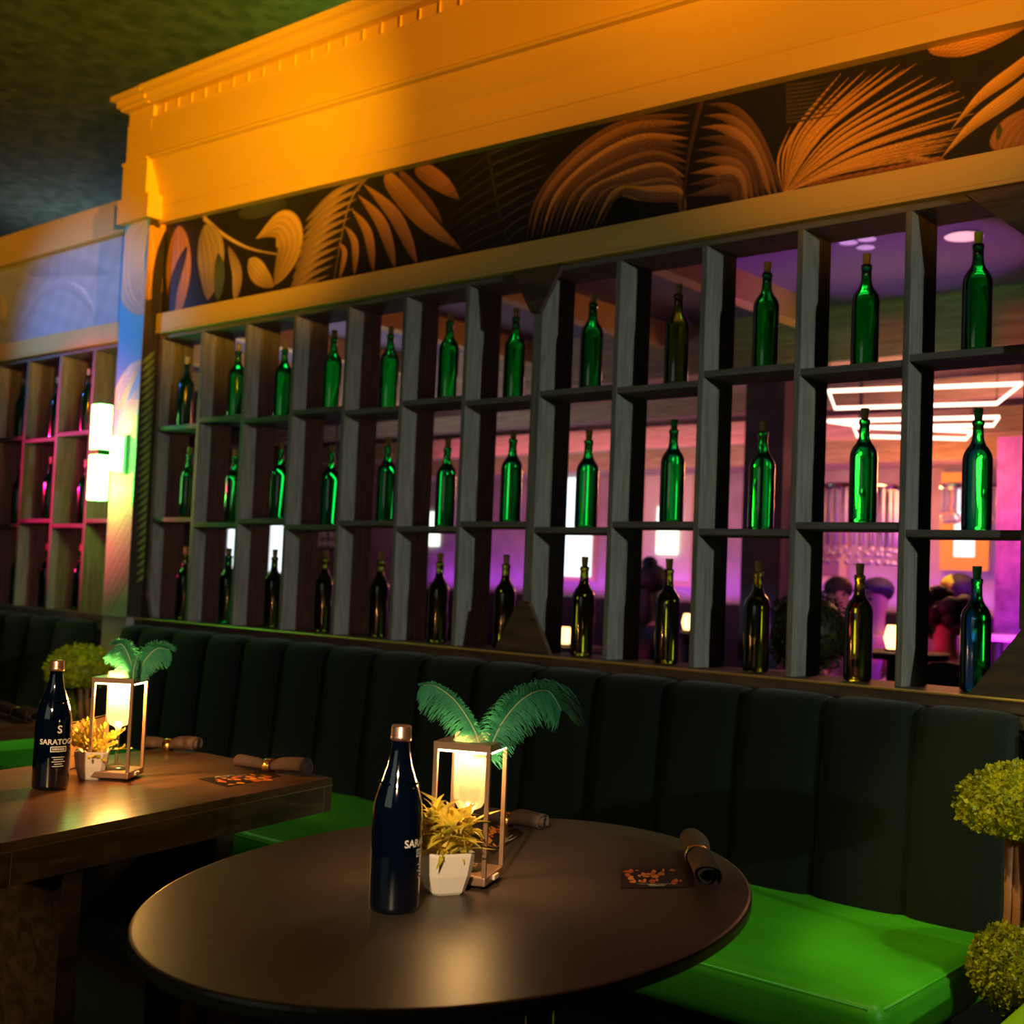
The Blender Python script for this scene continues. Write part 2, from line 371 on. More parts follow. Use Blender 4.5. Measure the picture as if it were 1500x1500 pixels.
# monstera near the pillar; orange beam wedge and blue-light mauve put into leaf colours
leaf([(262, 330), (262, 400), (258, 470)], .10, (.62, .26, .06), tilt=.3)
leaf([(275, 360), (255, 420), (252, 480)], .04, (.03, .02, .02), tilt=.1)
leaf([(300, 320), (330, 345), (370, 365), (425, 375)], .012, (.75, .5, .4), prof='taper')
leaf([(300, 330), (310, 380), (305, 440)], .10, (.45, .32, .34), tilt=.3)
leaf([(320, 440), (322, 400), (320, 370)], .04, (.10, .14, .26), tilt=.1)
leaf([(345, 440), (348, 400), (335, 360)], .035, (.5, .34, .36), tilt=.3)
leaf([(350, 315), (390, 300), (422, 300)], .05, (.06, .07, .12), tilt=.2)
leaf([(375, 350), (410, 330), (425, 360), (402, 418)], .09, (.60, .36, .18), tilt=.4, pw=.8)
leaf([(365, 380), (380, 400), (402, 420)], .05, (.62, .40, .2), tilt=.3)
# feather palm, left: blades fanning down-right from a rib
leaf([(545, 252), (512, 300), (488, 420)], .010, (.22, .14, .10), prof='taper', fade=0)
for k in range(11):
    x, y = 536 - k * 5.2, 262 + k * 14; leaf([(x, y), (x - 45, y + 22), (x - 88 + k * 2, y + 62)], .017, (.36, .22, .17), pw=.7, fade=.2)
for a, b_, w_ in (((532, 268), (612, 386), .030), ((524, 284), (580, 392), .028), ((515, 305), (548, 398), .024), ((505, 330), (520, 402), .02), ((497, 355), (498, 408), .016)):
    m_ = ((a[0] + b_[0]) / 2 + 8, (a[1] + b_[1]) / 2 - 10); leaf([a, m_, b_], w_, (.42, .21, .12), pw=.7, fade=.1)
leaf([(565, 256), (620, 320), (677, 366)], .040, (.50, .25, .11), pw=.45)
leaf([(610, 243), (650, 270), (674, 292)], .036, (.48, .22, .1), pw=.45)
leaf([(585, 250), (630, 300), (650, 330)], .02, (.25, .12, .06), pw=.5)
# faint green palm
leaf([(715, 220), (728, 290), (745, 362)], .008, (.05, .055, .03), prof='taper')
for k in range(9):
    y = 225 + k * 16; leaf([(720 + k * 3, y), (765, y - 18), (805, y - 34)], .006, (.06, .065, .05), prof='taper', fade=.1)
    leaf([(718 + k * 3, y), (690, y + 22), (655, y + 50)], .005, (.045, .05, .035), prof='taper', fade=.1)
# big banana leaf, arching
for j_ in range(15):
    c_ = ((.20, .095, .05), (.40, .18, .06), (.16, .075, .045), (.66, .31, .08), (.26, .12, .05))[j_ % 5]
    x0_, y1_ = 772 + j_ * 7.5, 150 + j_ * 11.5
    leaf([(x0_, 352 - j_), (x0_ + 18 + j_, 290 - j_ * .5), (x0_ + 75, 225 + j_ * 4.5), (x0_ + 150 - j_ * 2, 180 + j_ * 8), (1014 - j_, y1_ + 18)], .021 + .004 * math.sin(j_ * 2.1), c_, tilt=.6, fade=.1, pw=.7)
leaf([(1030, 140), (1010, 230), (1000, 325)], .012, (.10, .05, .03), prof='taper')
for j_ in range(9):
    c_ = ((.17, .08, .05), (.30, .14, .06), (.46, .21, .08), (.15, .07, .04))[j_ % 4]
    leaf([(1036 - j_ * 4, 152 + j_ * 17), (1075 - j_ * 4, 160 + j_ * 15), (1112 - j_ * 5, 205 + j_ * 9), (1150 - j_ * 9, 286 + j_ * 2)], .020, c_, tilt=.6, fade=.1, pw=.7)
# vertical edge + fan palm
fan = [((1160, 185), .5), ((1233, 108), 1), ((1270, 102), 1), ((1300, 98), 1), ((1320, 94), 1), ((1345, 92), 1), ((1375, 112), 1), ((1400, 118), 1), ((1410, 132), 1), ((1415, 142), 1), ((1432, 165), 1), ((1425, 188), .9), ((1410, 198), .8), ((1400, 208), .8), ((1390, 216), .7), ((1360, 226), .7)]
fan2 = []
for i in range(len(fan) - 1):
    fan2.append(fan[i]); a, b_ = fan[i][0], fan[i + 1][0]
    fan2.append((((a[0] + b_[0]) / 2 - 6, (a[1] + b_[1]) / 2 + 8), .7))
fan2.append(fan[-1])
for (e, s_) in fan2:
    bx_, by_ = 1150, 283
    dx, dy = e[0] - bx_, e[1] - by_
    mid = (bx_ + dx * .45 - abs(dy) * .13, by_ + dy * .45 - dx * .02 - 4)
    leaf([(bx_, by_), mid, e], FAN * s_ + .001, (.80, .36, .07), pw=1.5, tilt=.5, fade=.25)
for k in range(12):
    x = 1180 + k * 16; leaf([(x, 272 - k * 3.2), (x + 22, 268 - k * 3.2), (x + 34, 276 - k * 3)], .007, (.40, .14, .05))
leaf([(1330, 233), (1350, 233), (1385, 240)], .008, (.6, .28, .08))
# right blades
leaf([(1395, 190), (1440, 140), (1500, 95), (1600, 10)], .020, (.85, .40, .07), tilt=.6, pw=.7)
leaf([(1380, 232), (1430, 180), (1500, 128), (1600, 40)], .022, (.85, .42, .07), tilt=.6, pw=.7)
leaf([(1362, 72), (1420, 68), (1490, 40), (1530, 15)], .024, (.75, .34, .08), tilt=.5, pw=.5)
leaf([(1470, 225), (1490, 190), (1540, 150)], .05, (.5, .2, .06), tilt=.3, pw=.5)
leaf([(1463, 205), (1466, 190), (1464, 180)], .008, (.10, .11, .03), tilt=.1)
for k in range(10): leaf([(1155, 125 + k * 6), (1190, 120 + k * 6), (1230, 112 + k * 6)], .005, (.09, .07, .05), prof='taper')
painted('mural', (PXR, YM, 2.43), (1, 0, 0), (0, 0, 1), 4.6, .47, .0028, (.016, .014, .012), S)
tag(bpy.data.objects['mural'], 'printed mural of orange and brown tropical leaves on black above the bottle shelves', 'mural')
S = []
def lleaf(pts, w_, col, **kw): S.append((px(pts, YM, -2.6, 2.43), w_, col, kw))
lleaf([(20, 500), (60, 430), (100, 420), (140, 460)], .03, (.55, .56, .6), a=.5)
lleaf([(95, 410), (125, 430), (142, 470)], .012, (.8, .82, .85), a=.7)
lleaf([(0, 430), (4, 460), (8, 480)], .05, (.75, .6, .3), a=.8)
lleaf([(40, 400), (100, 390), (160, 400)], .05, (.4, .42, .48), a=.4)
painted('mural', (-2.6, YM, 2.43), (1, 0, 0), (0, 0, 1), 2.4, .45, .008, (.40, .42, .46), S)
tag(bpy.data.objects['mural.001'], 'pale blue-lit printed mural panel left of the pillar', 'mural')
# pillar print, front
S = []
def pleaf(pts, w_, col, **kw): S.append((px(pts, PY - .003, PXL, ZS), w_, col, kw))
pleaf([(215, 320), (192, 350), (190, 420), (213, 460)], .09, (.75, .68, .62), tilt=.1, pw=.7)
pleaf([(215, 322), (200, 380), (213, 450)], .07, (.75, .70, .66), tilt=.1)
pleaf([(170, 600), (185, 560), (210, 525)], .06, (.8, .82, .5), tilt=.2, pw=.5)
pleaf([(172, 590), (190, 545), (207, 535)], .03, (.72, .75, .8), tilt=.2)
for k in range(9): pleaf([(166, 640 - k * 4), (185, 618 - k * 3), (206, 610 - k * 6)], .006, (.75, .5, .55), tilt=.2)
for k in range(26):
    y = 900 - k * 8.2; pleaf([(150, y + 22), (172, y - 22), (202, y - 78)], .0075, ((.62, .56, .40) if k % 2 else (.46, .44, .44)), tilt=.2, pw=.9)
def pf(UU, VV, img):  # blue, pink and green lamplight put into the print's base colour
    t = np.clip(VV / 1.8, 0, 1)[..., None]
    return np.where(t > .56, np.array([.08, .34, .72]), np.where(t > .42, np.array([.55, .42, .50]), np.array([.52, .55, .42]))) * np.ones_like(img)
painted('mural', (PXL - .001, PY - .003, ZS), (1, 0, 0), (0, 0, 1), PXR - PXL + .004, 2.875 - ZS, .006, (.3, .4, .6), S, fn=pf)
tag(bpy.data.objects['mural.002'], 'printed palm leaf mural wrapping the front of the pillar beside the sconce', 'mural')
S = []
def dsp(x, y):   # right face of pillar, u along +Y
    d = ray(x, y); p = CAM + d * ((PXR + .003 - CAM.x) / d.x); return (p.y - PY, p.z - ZS)
def sleaf(pts, w_, col, **kw): S.append(([dsp(*p) for p in pts], w_, col, kw))
sleaf([(222, 330), (225, 380), (216, 440)], .12, (.75, .36, .12), tilt=.3)
sleaf([(240, 320), (236, 400), (232, 430)], .04, (.85, .42, .12), tilt=.3)
sleaf([(248, 330), (232, 400), (225, 500)], .03, (.02, .015, .01), tilt=.1)
for k in range(30):
    y = 520 + k * 11; sleaf([(206 - k * .25, y + 14), (216 - k * .2, y + 6), (228 - k * .2, y - 6)], .009, (.30, .36, .05), tilt=.3, pw=.9)
painted('mural', (PXR + .003, PY, ZS), (0, 1, 0), (0, 0, 1), .088, 2.875 - ZS, .005, (.035, .022, .014), S)
tag(bpy.data.objects['mural.003'], 'orange and dark leaf print on the right side of the pillar', 'mural')

# ledge; a gold strip stands in for the warm highlight along its edge
for nm, x0, x1, yf, lb in (('trim_7', -.22, 7, -.05, 'dark ledge under the right shelf units with a bright front edge'), ('trim_8', -8, -.22, -.03, 'grey ledge under the left shelf unit')):
    bm = bmesh.new(); box(bm, x0, x1, yf, .19, ZS - .04, ZS)
    o = obj(nm, bm, MT['brown'] if nm == 'trim_7' else MT['ashx'], bevel=.004); struct(o, lb)
    if nm == 'trim_7':
        bm = bmesh.new(); tube(bm, [(x0, yf - .001, ZS - .004), (x1, yf - .001, ZS - .004)], .0045, 6); obj('edge_highlight', bm, MT['gold'], o)
    bm = bmesh.new(); box(bm, x0, x1, yf - .004, yf + .1, ZS - .075, ZS - .042); obj('lower_rail', bm, MT['brown'] if nm == 'trim_7' else MT['ashx'], o)

# ================================================================== SHELF UNITS
P_, D_, T_ = .3287, .1762, .0198
def div_x(k): return k * P_ if k <= 7 else 7 * P_ + T_ + (k - 7) * P_
def shelf_unit(label, k0, k1, x_of, rows1, rows2, left_extra=0, gus=()):
    x0 = x_of(k0); t = thing('bottle_shelf', label, 'shelf', (x0, 0, ZS), 0, 'wooden bottle shelves along the wall')
    for k in range(k0, k1 + 1):
        xa = x_of(k) + (T_ if (k == k0 and left_extra) else 0)
        bm = bmesh.new(); box(bm, xa, xa + T_, 0, D_, ZS, ZH - T_)
        obj('divider', bm, MT['ash'], t, bevel=.0012)
    for k in range(k0, k1):
        xa, xb = x_of(k) + T_ + (T_ if (k == k0 and left_extra) else 0), x_of(k + 1)
        for r in (rows1[k - k0], rows2[k - k0]):
            bm = bmesh.new(); box(bm, xa + .0004, xb - .0004, .001, D_ - .001, r - T_, r); obj('shelf_board', bm, MT['ashx'], t, bevel=.0012)
    xe = x_of(k1) + T_
    bm = bmesh.new(); box(bm, x0 + (T_ if left_extra else 0), xe, 0, D_, ZH - T_, ZH - .0005); obj('top_board', bm, MT['ashx'], t)
    for (pts, ya, yb) in gus:
        bm = bmesh.new(); prism_y(bm, pts, ya, yb); obj('gusset', bm, MT['brown'], t, bevel=.001)
    return t
R1 = [1.906, 1.930, 1.908, 1.925, 1.905, 1.922, 1.902, 1.913, 1.902, 1.929, 1.909, 1.922]
R2 = [1.480, 1.457, 1.474, 1.449, 1.466, 1.445, 1.463, 1.444, 1.463, 1.441, 1.461, 1.441]
x7 = div_x(7); x12 = div_x(12)
g = .135
shelf_unit('grey wooden bottle shelf unit of seven bays between pillar and middle gusset', 0, 7, div_x, R1[:7], R2[:7])
def gus(xc, w_, h_): return [([(xc - w_, ZS), (xc + w_, ZS), (xc + .022, ZS + h_), (xc - .022, ZS + h_)], -.018, -.0005), ([(xc - .02, ZH - h_ * .9), (xc + .02, ZH - h_ * .9), (xc + w_ * .9, ZH - .002), (xc - w_ * .9, ZH - .002)], -.018, -.0005)]
shelf_unit('grey wooden bottle shelf unit of five bays right of the middle gusset', 7, 12, div_x, R1[7:], R2[7:], 1, gus(x7 + T_, .125, .175))
lx = [-3.24, -2.91, -2.58, -2.25, -1.92, -1.585, -1.255, -.915, -.588, -.226]
shelf_unit('wooden bottle shelf unit left of the pillar, edges tinted pink', 0, 9, lambda k: lx[k], [1.90, 1.92] * 5, [1.475, 1.45] * 5)
# gusset at the right end of the right unit and small one beside the pillar
bm = bmesh.new(); prism_y(bm, [(x12 - .12, ZS), (x12 + .16, ZS), (x12 + .16, ZS + .175), (x12 + .01, ZS + .175)], -.018, -.0005); 
prism_y(bm, [(x12 - .16, ZH - .002), (x12 + .02, ZH - .16), (x12 + .16, ZH - .16), (x12 + .16, ZH - .002)], -.018, -.0005)
box(bm, x12 + .003, x12 + .16, -.018, -.0005, ZS + .175, ZH - .16)
o = obj('end_post', bm, MT['brown']); tag(o, 'dark end post with triangular gussets closing the right shelf unit', 'post')
bm = bmesh.new(); prism_y(bm, [(.0, ZS), (.075, ZS), (.035, ZS + .1), (.024, ZH - .002), (.0, ZH - .002)], -.016, -.0005)
o = obj('end_post', bm, MT['brown']); tag(o, 'brown wooden end post between the pillar and the first bay', 'post')

# ------------------------------------------------------------------ wine bottles
def bottle_mesh():
    bm = bmesh.new()
    lathe(bm, [(.031, .0), (.0380, .004), (.0392, .012), (.0392, .188), (.0386, .199), (.0355, .211), (.0295, .222), (.0220, .232), (.0170, .243), (.0150, .256), (.0140, .285), (.0160, .287), (.0160, .296), (.0150, .300), (.012, .300)], seg=28)
    return bm
def cork_mesh():
    bm = bmesh.new(); lathe(bm, [(.0095, .2975), (.0100, .30), (.0125, .331), (.0115, .333)], seg=14); return bm
protos = {}
def bottle(p, gl, ck, label, group, s=1.0):
    key = (gl, ck)
    if key not in protos:
        t = thing('wine_bottle', label, 'bottle', (0, 0, 0), 0, group)
        obj('glass_body', bottle_mesh(), MT[gl], t, True); obj('cork', cork_mesh(), MT[ck], t, True)
        t.location = p; protos[key] = t; t.rotation_euler[2] = random.uniform(0, 6); return t
    src = protos[key]; t = src.copy(); COL.objects.link(t); t.location = p; t['label'] = label; t['group'] = group; t.rotation_euler[2] = random.uniform(0, 6)
    for ch in src.children:
        c = ch.copy(); COL.objects.link(c); c.parent = t
    return t
ORD = ['first', 'second', 'third', 'fourth', 'fifth', 'sixth', 'seventh', 'eighth', 'ninth', 'tenth', 'eleventh', 'twelfth']
bx = [[270, 345, 413, 485, 568, 655, 752, 865, 990, 1120, 1266, 1430], [273, 340, 407, 481, 564, 651, 747, 858, 983, 1114, 1263, 1430], [268, 331, 398, 472, 553, 640, 737, 852, 976, 1107, 1256, 1428]]
by = [[610, 600, 602, 590, 590, 575, 575, 555, 550, 533, 528, 508], [752, 762, 755, 765, 758, 768, 760, 768, 758, 770, 760, 770], [895, 903, 908, 915, 922, 930, 937, 950, 960, 972, 985, 1000]]
ypos = [.075, .085, .075]
for r in range(3):
    for k in range(12):
        Yb = ypos[r]; X = at(bx[r][k], by[r][k], Yb).x
        lo = div_x(k) + T_ * (2 if k == 7 else 1) + .043; hi = div_x(k + 1) - .043; X = min(max(X, lo), hi)
        z = (R1[k], R2[k], ZS)[r]
        gl = 'glassgreen' if (r < 2 and not (r == 0 and k == 8)) else 'glassolive'
        if r == 2 and k in (1, 11): gl = 'glassgreen'
        ck = 'cork'
        if k == 11: ck = 'corkl' if r == 0 else 'corkg'
        if r == 1 and k == 8: ck = 'corkg'
        colr = {'glassgreen': 'green', 'glassolive': 'olive green'}[gl]
        stop = {'cork': 'corked', 'corkg': 'green-stoppered', 'corkl': 'lime-stoppered'}[ck]
        row = ('top', 'middle', 'bottom')[r]
        bottle((X, Yb, z + .0003), gl, ck, f'{colr} {stop} wine bottle in the {row} row, {ORD[k]} from the pillar', f'wine bottles in the {row} row of the shelves')
for r, (xs_, z) in enumerate((((22, 72, 117), None), ((17, 62, 113), None), ((15, 57, 107), ZS))):
    for j, xx in enumerate(xs_):
        k = 6 + j - 0
        X = at(xx + 10, (620, 740, 860)[r], .08).x
        kk = max(i for i in range(10) if lx[i] < X); X = min(max(X, lx[kk] + T_ + .04), lx[kk + 1] - .04)
        zz = ([1.90, 1.92][kk % 2], [1.475, 1.45][kk % 2], ZS)[r]
        bottle((X, .08, zz + .0003), 'glassgreen', 'cork', f'dark green corked wine bottle, {("top", "middle", "bottom")[r]} row left of the pillar, {["third", "second", "first"][j]} from it', 'wine bottles in the shelf unit left of the pillar')

# ------------------------------------------------------------------ wall sconce
t = thing('wall_sconce', 'glowing white-green box wall light mounted on the mural pillar', 'wall light', (-.1, PY - .004, 1.76))
bxo('back_plate', -.125, -.06, PY - .022, PY - .0035, 1.675, 1.86, mat('sconce_green_plate', (.25, .8, .35), .5), t)
bxo('arm', -.112, -.078, PY - .10, PY - .02, 1.69, 1.845, MT['sconceG'], t)
zA, zB = 1.545, 1.985
point('sconce_glow_green', (-.165, -.15, 1.60), (.06, 1, .04), 3.6, .02)
point('sconce_glow_red', (-.165, -.15, 1.93), (1, .05, .22), .35, .02)

bm = bmesh.new()
for a, b_ in ((zA, 1.752), (1.778, zB)): box(bm, -.128, -.056, PY - .165, PY - .10, a, b_)
obj('diffuser', bm, MT['sconceG'], t, bevel=.004)
bm = bmesh.new()
for a, b_ in ((zA + .01, 1.75), (1.78, zB - .01)): box(bm, -.131, -.1285, PY - .155, PY - .105, a, b_)
obj('added_red_strip', bm, MT['redglow'], t)  # red glowing strip added beside the lamp to tint the shelf edges
bm = bmesh.new(); box(bm, -.126, -.113, PY - .162, PY - .1, 1.7525, 1.7775); box(bm, -.108, -.094, PY - .162, PY - .1, 1.7525, 1.7775); box(bm, -.088, -.058, PY - .162, PY - .1, 1.7525, 1.7775)
obj('clamp', bm, mat('dark_green_clamp', (.02, .3, .03), .4), t)

# ================================================================== BANQUETTES
def banquette(label, x0, x1, first, pitch=.2545, right_end=True):
    t = thing('banquette', label, 'bench', ((x0 + x1) / 2, -.4, 0), 0, 'banquettes along the wall')
    # tufted back : channels between seams
    seams = [first]
    while seams[-1] + pitch < x1 - .02: seams.append(seams[-1] + pitch)
    while seams[0] - pitch > x0 + .02: seams.insert(0, seams[0] - pitch)
    seams = [x0] + seams + [x1]
    bm = bmesh.new(); NU, prof = 12, []
    for i in range(9):   # side profile (depth factor, z)
        a = i / 8; prof.append((a, ))
    zs_ = [.40, .46, .6, .75, .88, .93, .955, .970, .978, .978]
    ys_ = [.0, .0, .012, .025, .038, .044, .052, .066, .085, .12]   # lean back from -.19
    for i in range(len(seams) - 1):
        a, b_ = seams[i], seams[i + 1]; grid = []
        for j, (z, dy) in enumerate(zip(zs_, ys_)):
            row = []
            for k in range(NU + 1):
                s = k / NU; bul = (1 - abs(2 * s - 1) ** 2.6) ** .5
                bz = bul * (.012 if j >= 5 else 0)
                row.append(bm.verts.new((a + (b_ - a) * s, -.178 + dy - .030 * bul * (1 if j < 8 else .3), z + bz - (.006 if j >= 5 else 0))))
            grid.append(row)
        for r0, r1 in zip(grid, grid[1:]):
            for k in range(NU): bm.faces.new((r0[k], r0[k + 1], r1[k + 1], r1[k]))
    bmesh.ops.remove_doubles(bm, verts=bm.verts, dist=.0004)
    for xx, sg in ((x0, 1), (x1, -1)):
        e = [bm.verts.new((xx, -.178 + dy, z - (.006 if j >= 5 else 0))) for j, (z, dy) in enumerate(zip(zs_, ys_))] + [bm.verts.new((xx, -.058, .40))]
        bm.faces.new(e)
    obj('backrest', bm, MT['velvet'], t, True)
    bm = bmesh.new(); box(bm, x0, x1, -.052, -.004, .0, .93); obj('back_board', bm, MT['black'], t)
    bm = bmesh.new(); xr = x1 + .02 if right_end else x1
    box(bm, x0, xr, -.88, -.15, .33, .46); o = obj('seat', bm, MT['leather'], t, False)
    b = o.modifiers.new('bevel', 'BEVEL'); b.width = .035; b.segments = 5
    for p in o.data.polygons: p.use_smooth = True
    bm = bmesh.new(); tube(bm, [(x0 + .03, -.872, .445), (xr - .03, -.872, .445)], .004, 6); tube(bm, [(xr - .008, -.85, .445), (xr - .008, -.18, .445)], .004, 6); obj('piping', bm, MT['leather'], o, True)
    bxo('base', x0 + .02, x1 - .02, -.80, -.06, .0, .329, MT['black'], t)
    return t
banquette('long banquette with bright green seat and dark channel-tufted velvet back behind the tables', .04, 3.985, 3.753)
banquette('banquette with dark velvet back left of the pillar, mostly behind the far tables', -4.2, -.31, -.55)
t = thing('banquette', 'corner of a yellow-green seat cut off at the bottom right', 'bench', (4.9, -.6, 0), 0, 'banquettes along the wall')
bm = bmesh.new(); c0 = az(1440, 1507, .46); c1 = az(1512, 1446, .46)
prism(bm, [(c0.x, c0.y), (c1.x, c1.y), (5.3, c1.y), (5.3, -1.25), (c0.x - .0, -1.25)], .33, .46); o = obj('seat', bm, mat('yellow_green_leather', (.22, .42, .015), .42), t)
b = o.modifiers.new('bevel', 'BEVEL'); b.width = .03; b.segments = 4
bxo('base', 4.40, 5.3, -1.15, -.75, 0, .329, MT['black'], t)
# lower pillar on the right
struct(bxo('wall_pillar', 4.03, 4.26, -.10, -.055, 0, ZS - .078, MT['brown']), 'brown panel at the right end of the long banquette')

# ================================================================== TABLES
# rectangular table
t = thing('dining_table', 'rectangular brown wood-grain table with thick apron at the left', 'table', (2.45, -1.65, 0))
TA = [(2.893, -2.115), (2.690, -1.160), (2.130, -1.175), (2.335, -2.13)]
# extend the left edge outward to what the picture shows
TA = [(2.893, -2.115), (2.690, -1.160), (2.030, -1.185), (2.233, -2.14)]
bm = bmesh.new(); prism(bm, TA, .733, .75); obj('tabletop', bm, MT['tabletop'], t, bevel=.0015)
def inset(P, d):
    c = Vector((sum(p[0] for p in P) / 4, sum(p[1] for p in P) / 4)); return [tuple(Vector(p) + (c - Vector(p)).normalized() * d) for p in P]
bm = bmesh.new(); prism(bm, inset(TA, .001), .7315, .7330); obj('edge_band', bm, MT['tableedge'], t)
bm = bmesh.new(); prism(bm, inset(TA, .0005), .668, .7312); obj('apron', bm, MT['apron'], t, bevel=.001)
d = Vector(TA[1]) - Vector(TA[0]); d.normalize(); nrm = Vector((d.y, -d.x))
def strip(bm, s0, s1, z0, z1, off=.0012):
    L_ = (Vector(TA[1]) - Vector(TA[0])).length
    a = Vector(TA[0]) + d * (s0 if s0 >= 0 else L_ + s0); b_ = Vector(TA[0]) + d * (s1 if s1 > 0 else L_ + s1)
    prism(bm, [tuple(a + nrm * off), tuple(b_ + nrm * off), tuple(b_ - nrm * .002), tuple(a - nrm * .002)], z0, z1)
bm = bmesh.new(); strip(bm, .022, .024, .669, .731); strip(bm, -.034, -.032, .669, .731); strip(bm, .001, 0, .7305, .7325); obj('edge_line', bm, MT['tableedge'], t)
bm = bmesh.new(); q0 = az(88, 1300, .55); q1 = az(82, 1420, .35)
lg = at(84, 1400, -1.93); prism(bm, [(lg.x, -1.93), (lg.x - .01, -1.88), (lg.x - .55, -1.97), (lg.x - .54, -2.02)], 0, .668); obj('panel_leg', bm, MT['apron'], t, bevel=.001)
bm = bmesh.new(); prism(bm, [(2.50, -1.36), (2.49, -1.30), (2.25, -1.32), (2.26, -1.38)], 0, .668); obj('panel_leg', bm, MT['apron'], t, bevel=.001)
# oval table
t = thing('dining_table', 'dark oval pedestal table in the foreground with rounded edge', 'table', (3.635, -1.678, 0))
OA, OB, OT = .641, .449, math.radians(-74.45); OC = Vector((3.6347, -1.6782))
def oval(a, b_, n=96):
    return [(OC.x + a * math.cos(u) * math.cos(OT) - b_ * math.sin(u) * math.sin(OT), OC.y + a * math.cos(u) * math.sin(OT) + b_ * math.sin(u) * math.cos(OT)) for u in [2 * PI * i / n for i in range(n)]]
bm = bmesh.new(); rings = []
for ins, z in ((0.03, .728), (.004, .728), (0, .731), (0, .744), (.002, .7485), (.006, .75)):
    rings.append([bm.verts.new((x, y, z)) for x, y in oval(OA - ins, OB - ins)])
for a, b_ in zip(rings, rings[1:]):
    for i in range(96): bm.faces.new((a[i], a[(i + 1) % 96], b_[(i + 1) % 96], b_[i]))
bm.faces.new(rings[0][::-1]); bm.faces.new(rings[-1])
for f in bm.faces:
    if abs(f.normal.z) < .5 or f.calc_center_median().z < .74: f.material_index = 1
obj('tabletop', bm, [MT['oval'], MT['ovaledge']], t)
for (xx, yy, zz) in ((417, 1492, .62), (791, 1480, .62)):
    p = az(xx, yy, zz); bm = bmesh.new(); lathe(bm, [(.022, .03), (.022, .728)], (p.x, p.y, 0), 20); obj('post', bm, MT['chrome'], t, True)
    bm = bmesh.new(); lathe(bm, [(.17, 0), (.17, .015), (.03, .03)], (p.x, p.y, 0), 32); obj('foot_plate', bm, MT['black'], t, True)
# third table, far left
t = thing('dining_table', 'brown table end just visible at the left frame edge', 'table', (.9, -1.4, 0))
bm = bmesh.new(); TB = [(1.44, -1.90), (1.36, -1.21), (.35, -1.02), (.45, -1.90)]
prism(bm, TB, .733, .75); obj('tabletop', bm, MT['tabletop'], t, bevel=.0015)
bm = bmesh.new(); prism(bm, inset(TB, .004), .70, .7325); obj('apron', bm, MT['apron'], t)
bxo('panel_leg', .6, 1.15, -1.6, -1.55, 0, .6995, MT['apron'], t)

# ------------------------------------------------------------------ table objects
def text_mesh(body, size, font_scale_x=1.0):
    c = bpy.data.curves.new('t', 'FONT'); c.body = body; c.size = size; c.align_x = 'CENTER'; c.offset = size * .018; c.resolution_u = 3
    o = bpy.data.objects.new('t', c); COL.objects.link(o); bpy.context.view_layer.update()
    dg = bpy.context.evaluated_depsgraph_get(); me = bpy.data.meshes.new_from_object(o.evaluated_get(dg))
    bm = bmesh.new(); bm.from_mesh(me); bpy.data.objects.remove(o); bpy.data.meshes.remove(me)
    bmesh.ops.triangulate(bm, faces=bm.faces)
    return bm
def wrap(bm, R, z0, ang):
    for v in bm.verts:
        a = ang + v.co.x / R; z = z0 + v.co.y; v.co = Vector((R * math.cos(a), R * math.sin(a), z))
def water_bottle(p, s, ang, label):
    t = thing('water_bottle', label, 'bottle', p)
    R = .0395 * s
    bm = bmesh.new(); H = .288 * s / .288
    prof = [(.034, 0), (.0385, .004), (.0395, .012), (.0395, .150), (.0380, .165), (.0330, .185), (.026, .205), (.0195, .225), (.0155, .245), (.0140, .262), (.0138, .270), (.0125, .270)]
    lathe(bm, [(r * s, z * s) for r, z in prof], p, 40); gb = obj('glass_body', bm, MT['glassblue'], t, True)
    bm = bmesh.new(); lathe(bm, [(.0158 * s, .263 * s), (.0165 * s, .265 * s), (.0165 * s, .270 * s), (.0158 * s, .271 * s), (.0158 * s, .284 * s), (.0145 * s, .2865 * s)], p, 24); obj('cap', bm, MT['capgold'], t, True)
    bm = bmesh.new()
    for txt, sz, zz in (('S', .024, .128), ('SARATOGA', .0165, .103)):
        b2 = text_mesh(txt, sz * s); wrap(b2, R + .0006, zz * s, ang)
        me = bpy.data.meshes.new('x'); b2.to_mesh(me); b2.free(); bm.from_mesh(me); bpy.data.meshes.remove(me)
    def bar(u0, u1, z0, z1):
        n = 6; a = [bm.verts.new(((R + .0006) * math.cos(ang + (u0 + (u1 - u0) * i / n) / R), (R + .0006) * math.sin(ang + (u0 + (u1 - u0) * i / n) / R), z * s)) for z in (z0, z1) for i in range(n + 1)]
        for i in range(n): bm.faces.new((a[i], a[i + 1], a[n + 1 + i + 1], a[n + 1 + i]))
    bar(-.018, .018, .0965, .0985); bar(-.018, .018, .0865, .0885); bar(-.018, -.016, .087, .098); bar(.016, .018, .087, .098)
    for i in range(7): bar(-.0135 + i * .004, -.011 + i * .004, .090, .095)
    for i, (a, b_) in enumerate(((-.014, .014), (-.010, .012), (-.014, .016), (-.008, .010), (-.012, .013))): bar(a, b_, .074 - i * .005, .0755 - i * .005)
    bmesh.ops.translate(bm, verts=bm.verts, vec=Vector(p)); obj('lettering', bm, MT['ink'], gb)
    # embossed neck ornament
    bm = bmesh.new()
    for k in range(14):
        a = 2 * PI * k / 14; z = (.192 + .006 * (k % 2)) * s; r = .0305 * s
        bmesh.ops.create_icosphere(bm, subdivisions=1, radius=.0026 * s, matrix=Matrix.Translation(Vector(p) + Vector((r * math.cos(a), r * math.sin(a), z))))
    obj('embossing', bm, MT['glassblue'], gb, True)
    return t
def face_ang(p, off): return math.atan2(CAM.y - p.y, CAM.x - p.x) + off
TZ = .7503
p = az(576, 1332, TZ); p.z = TZ
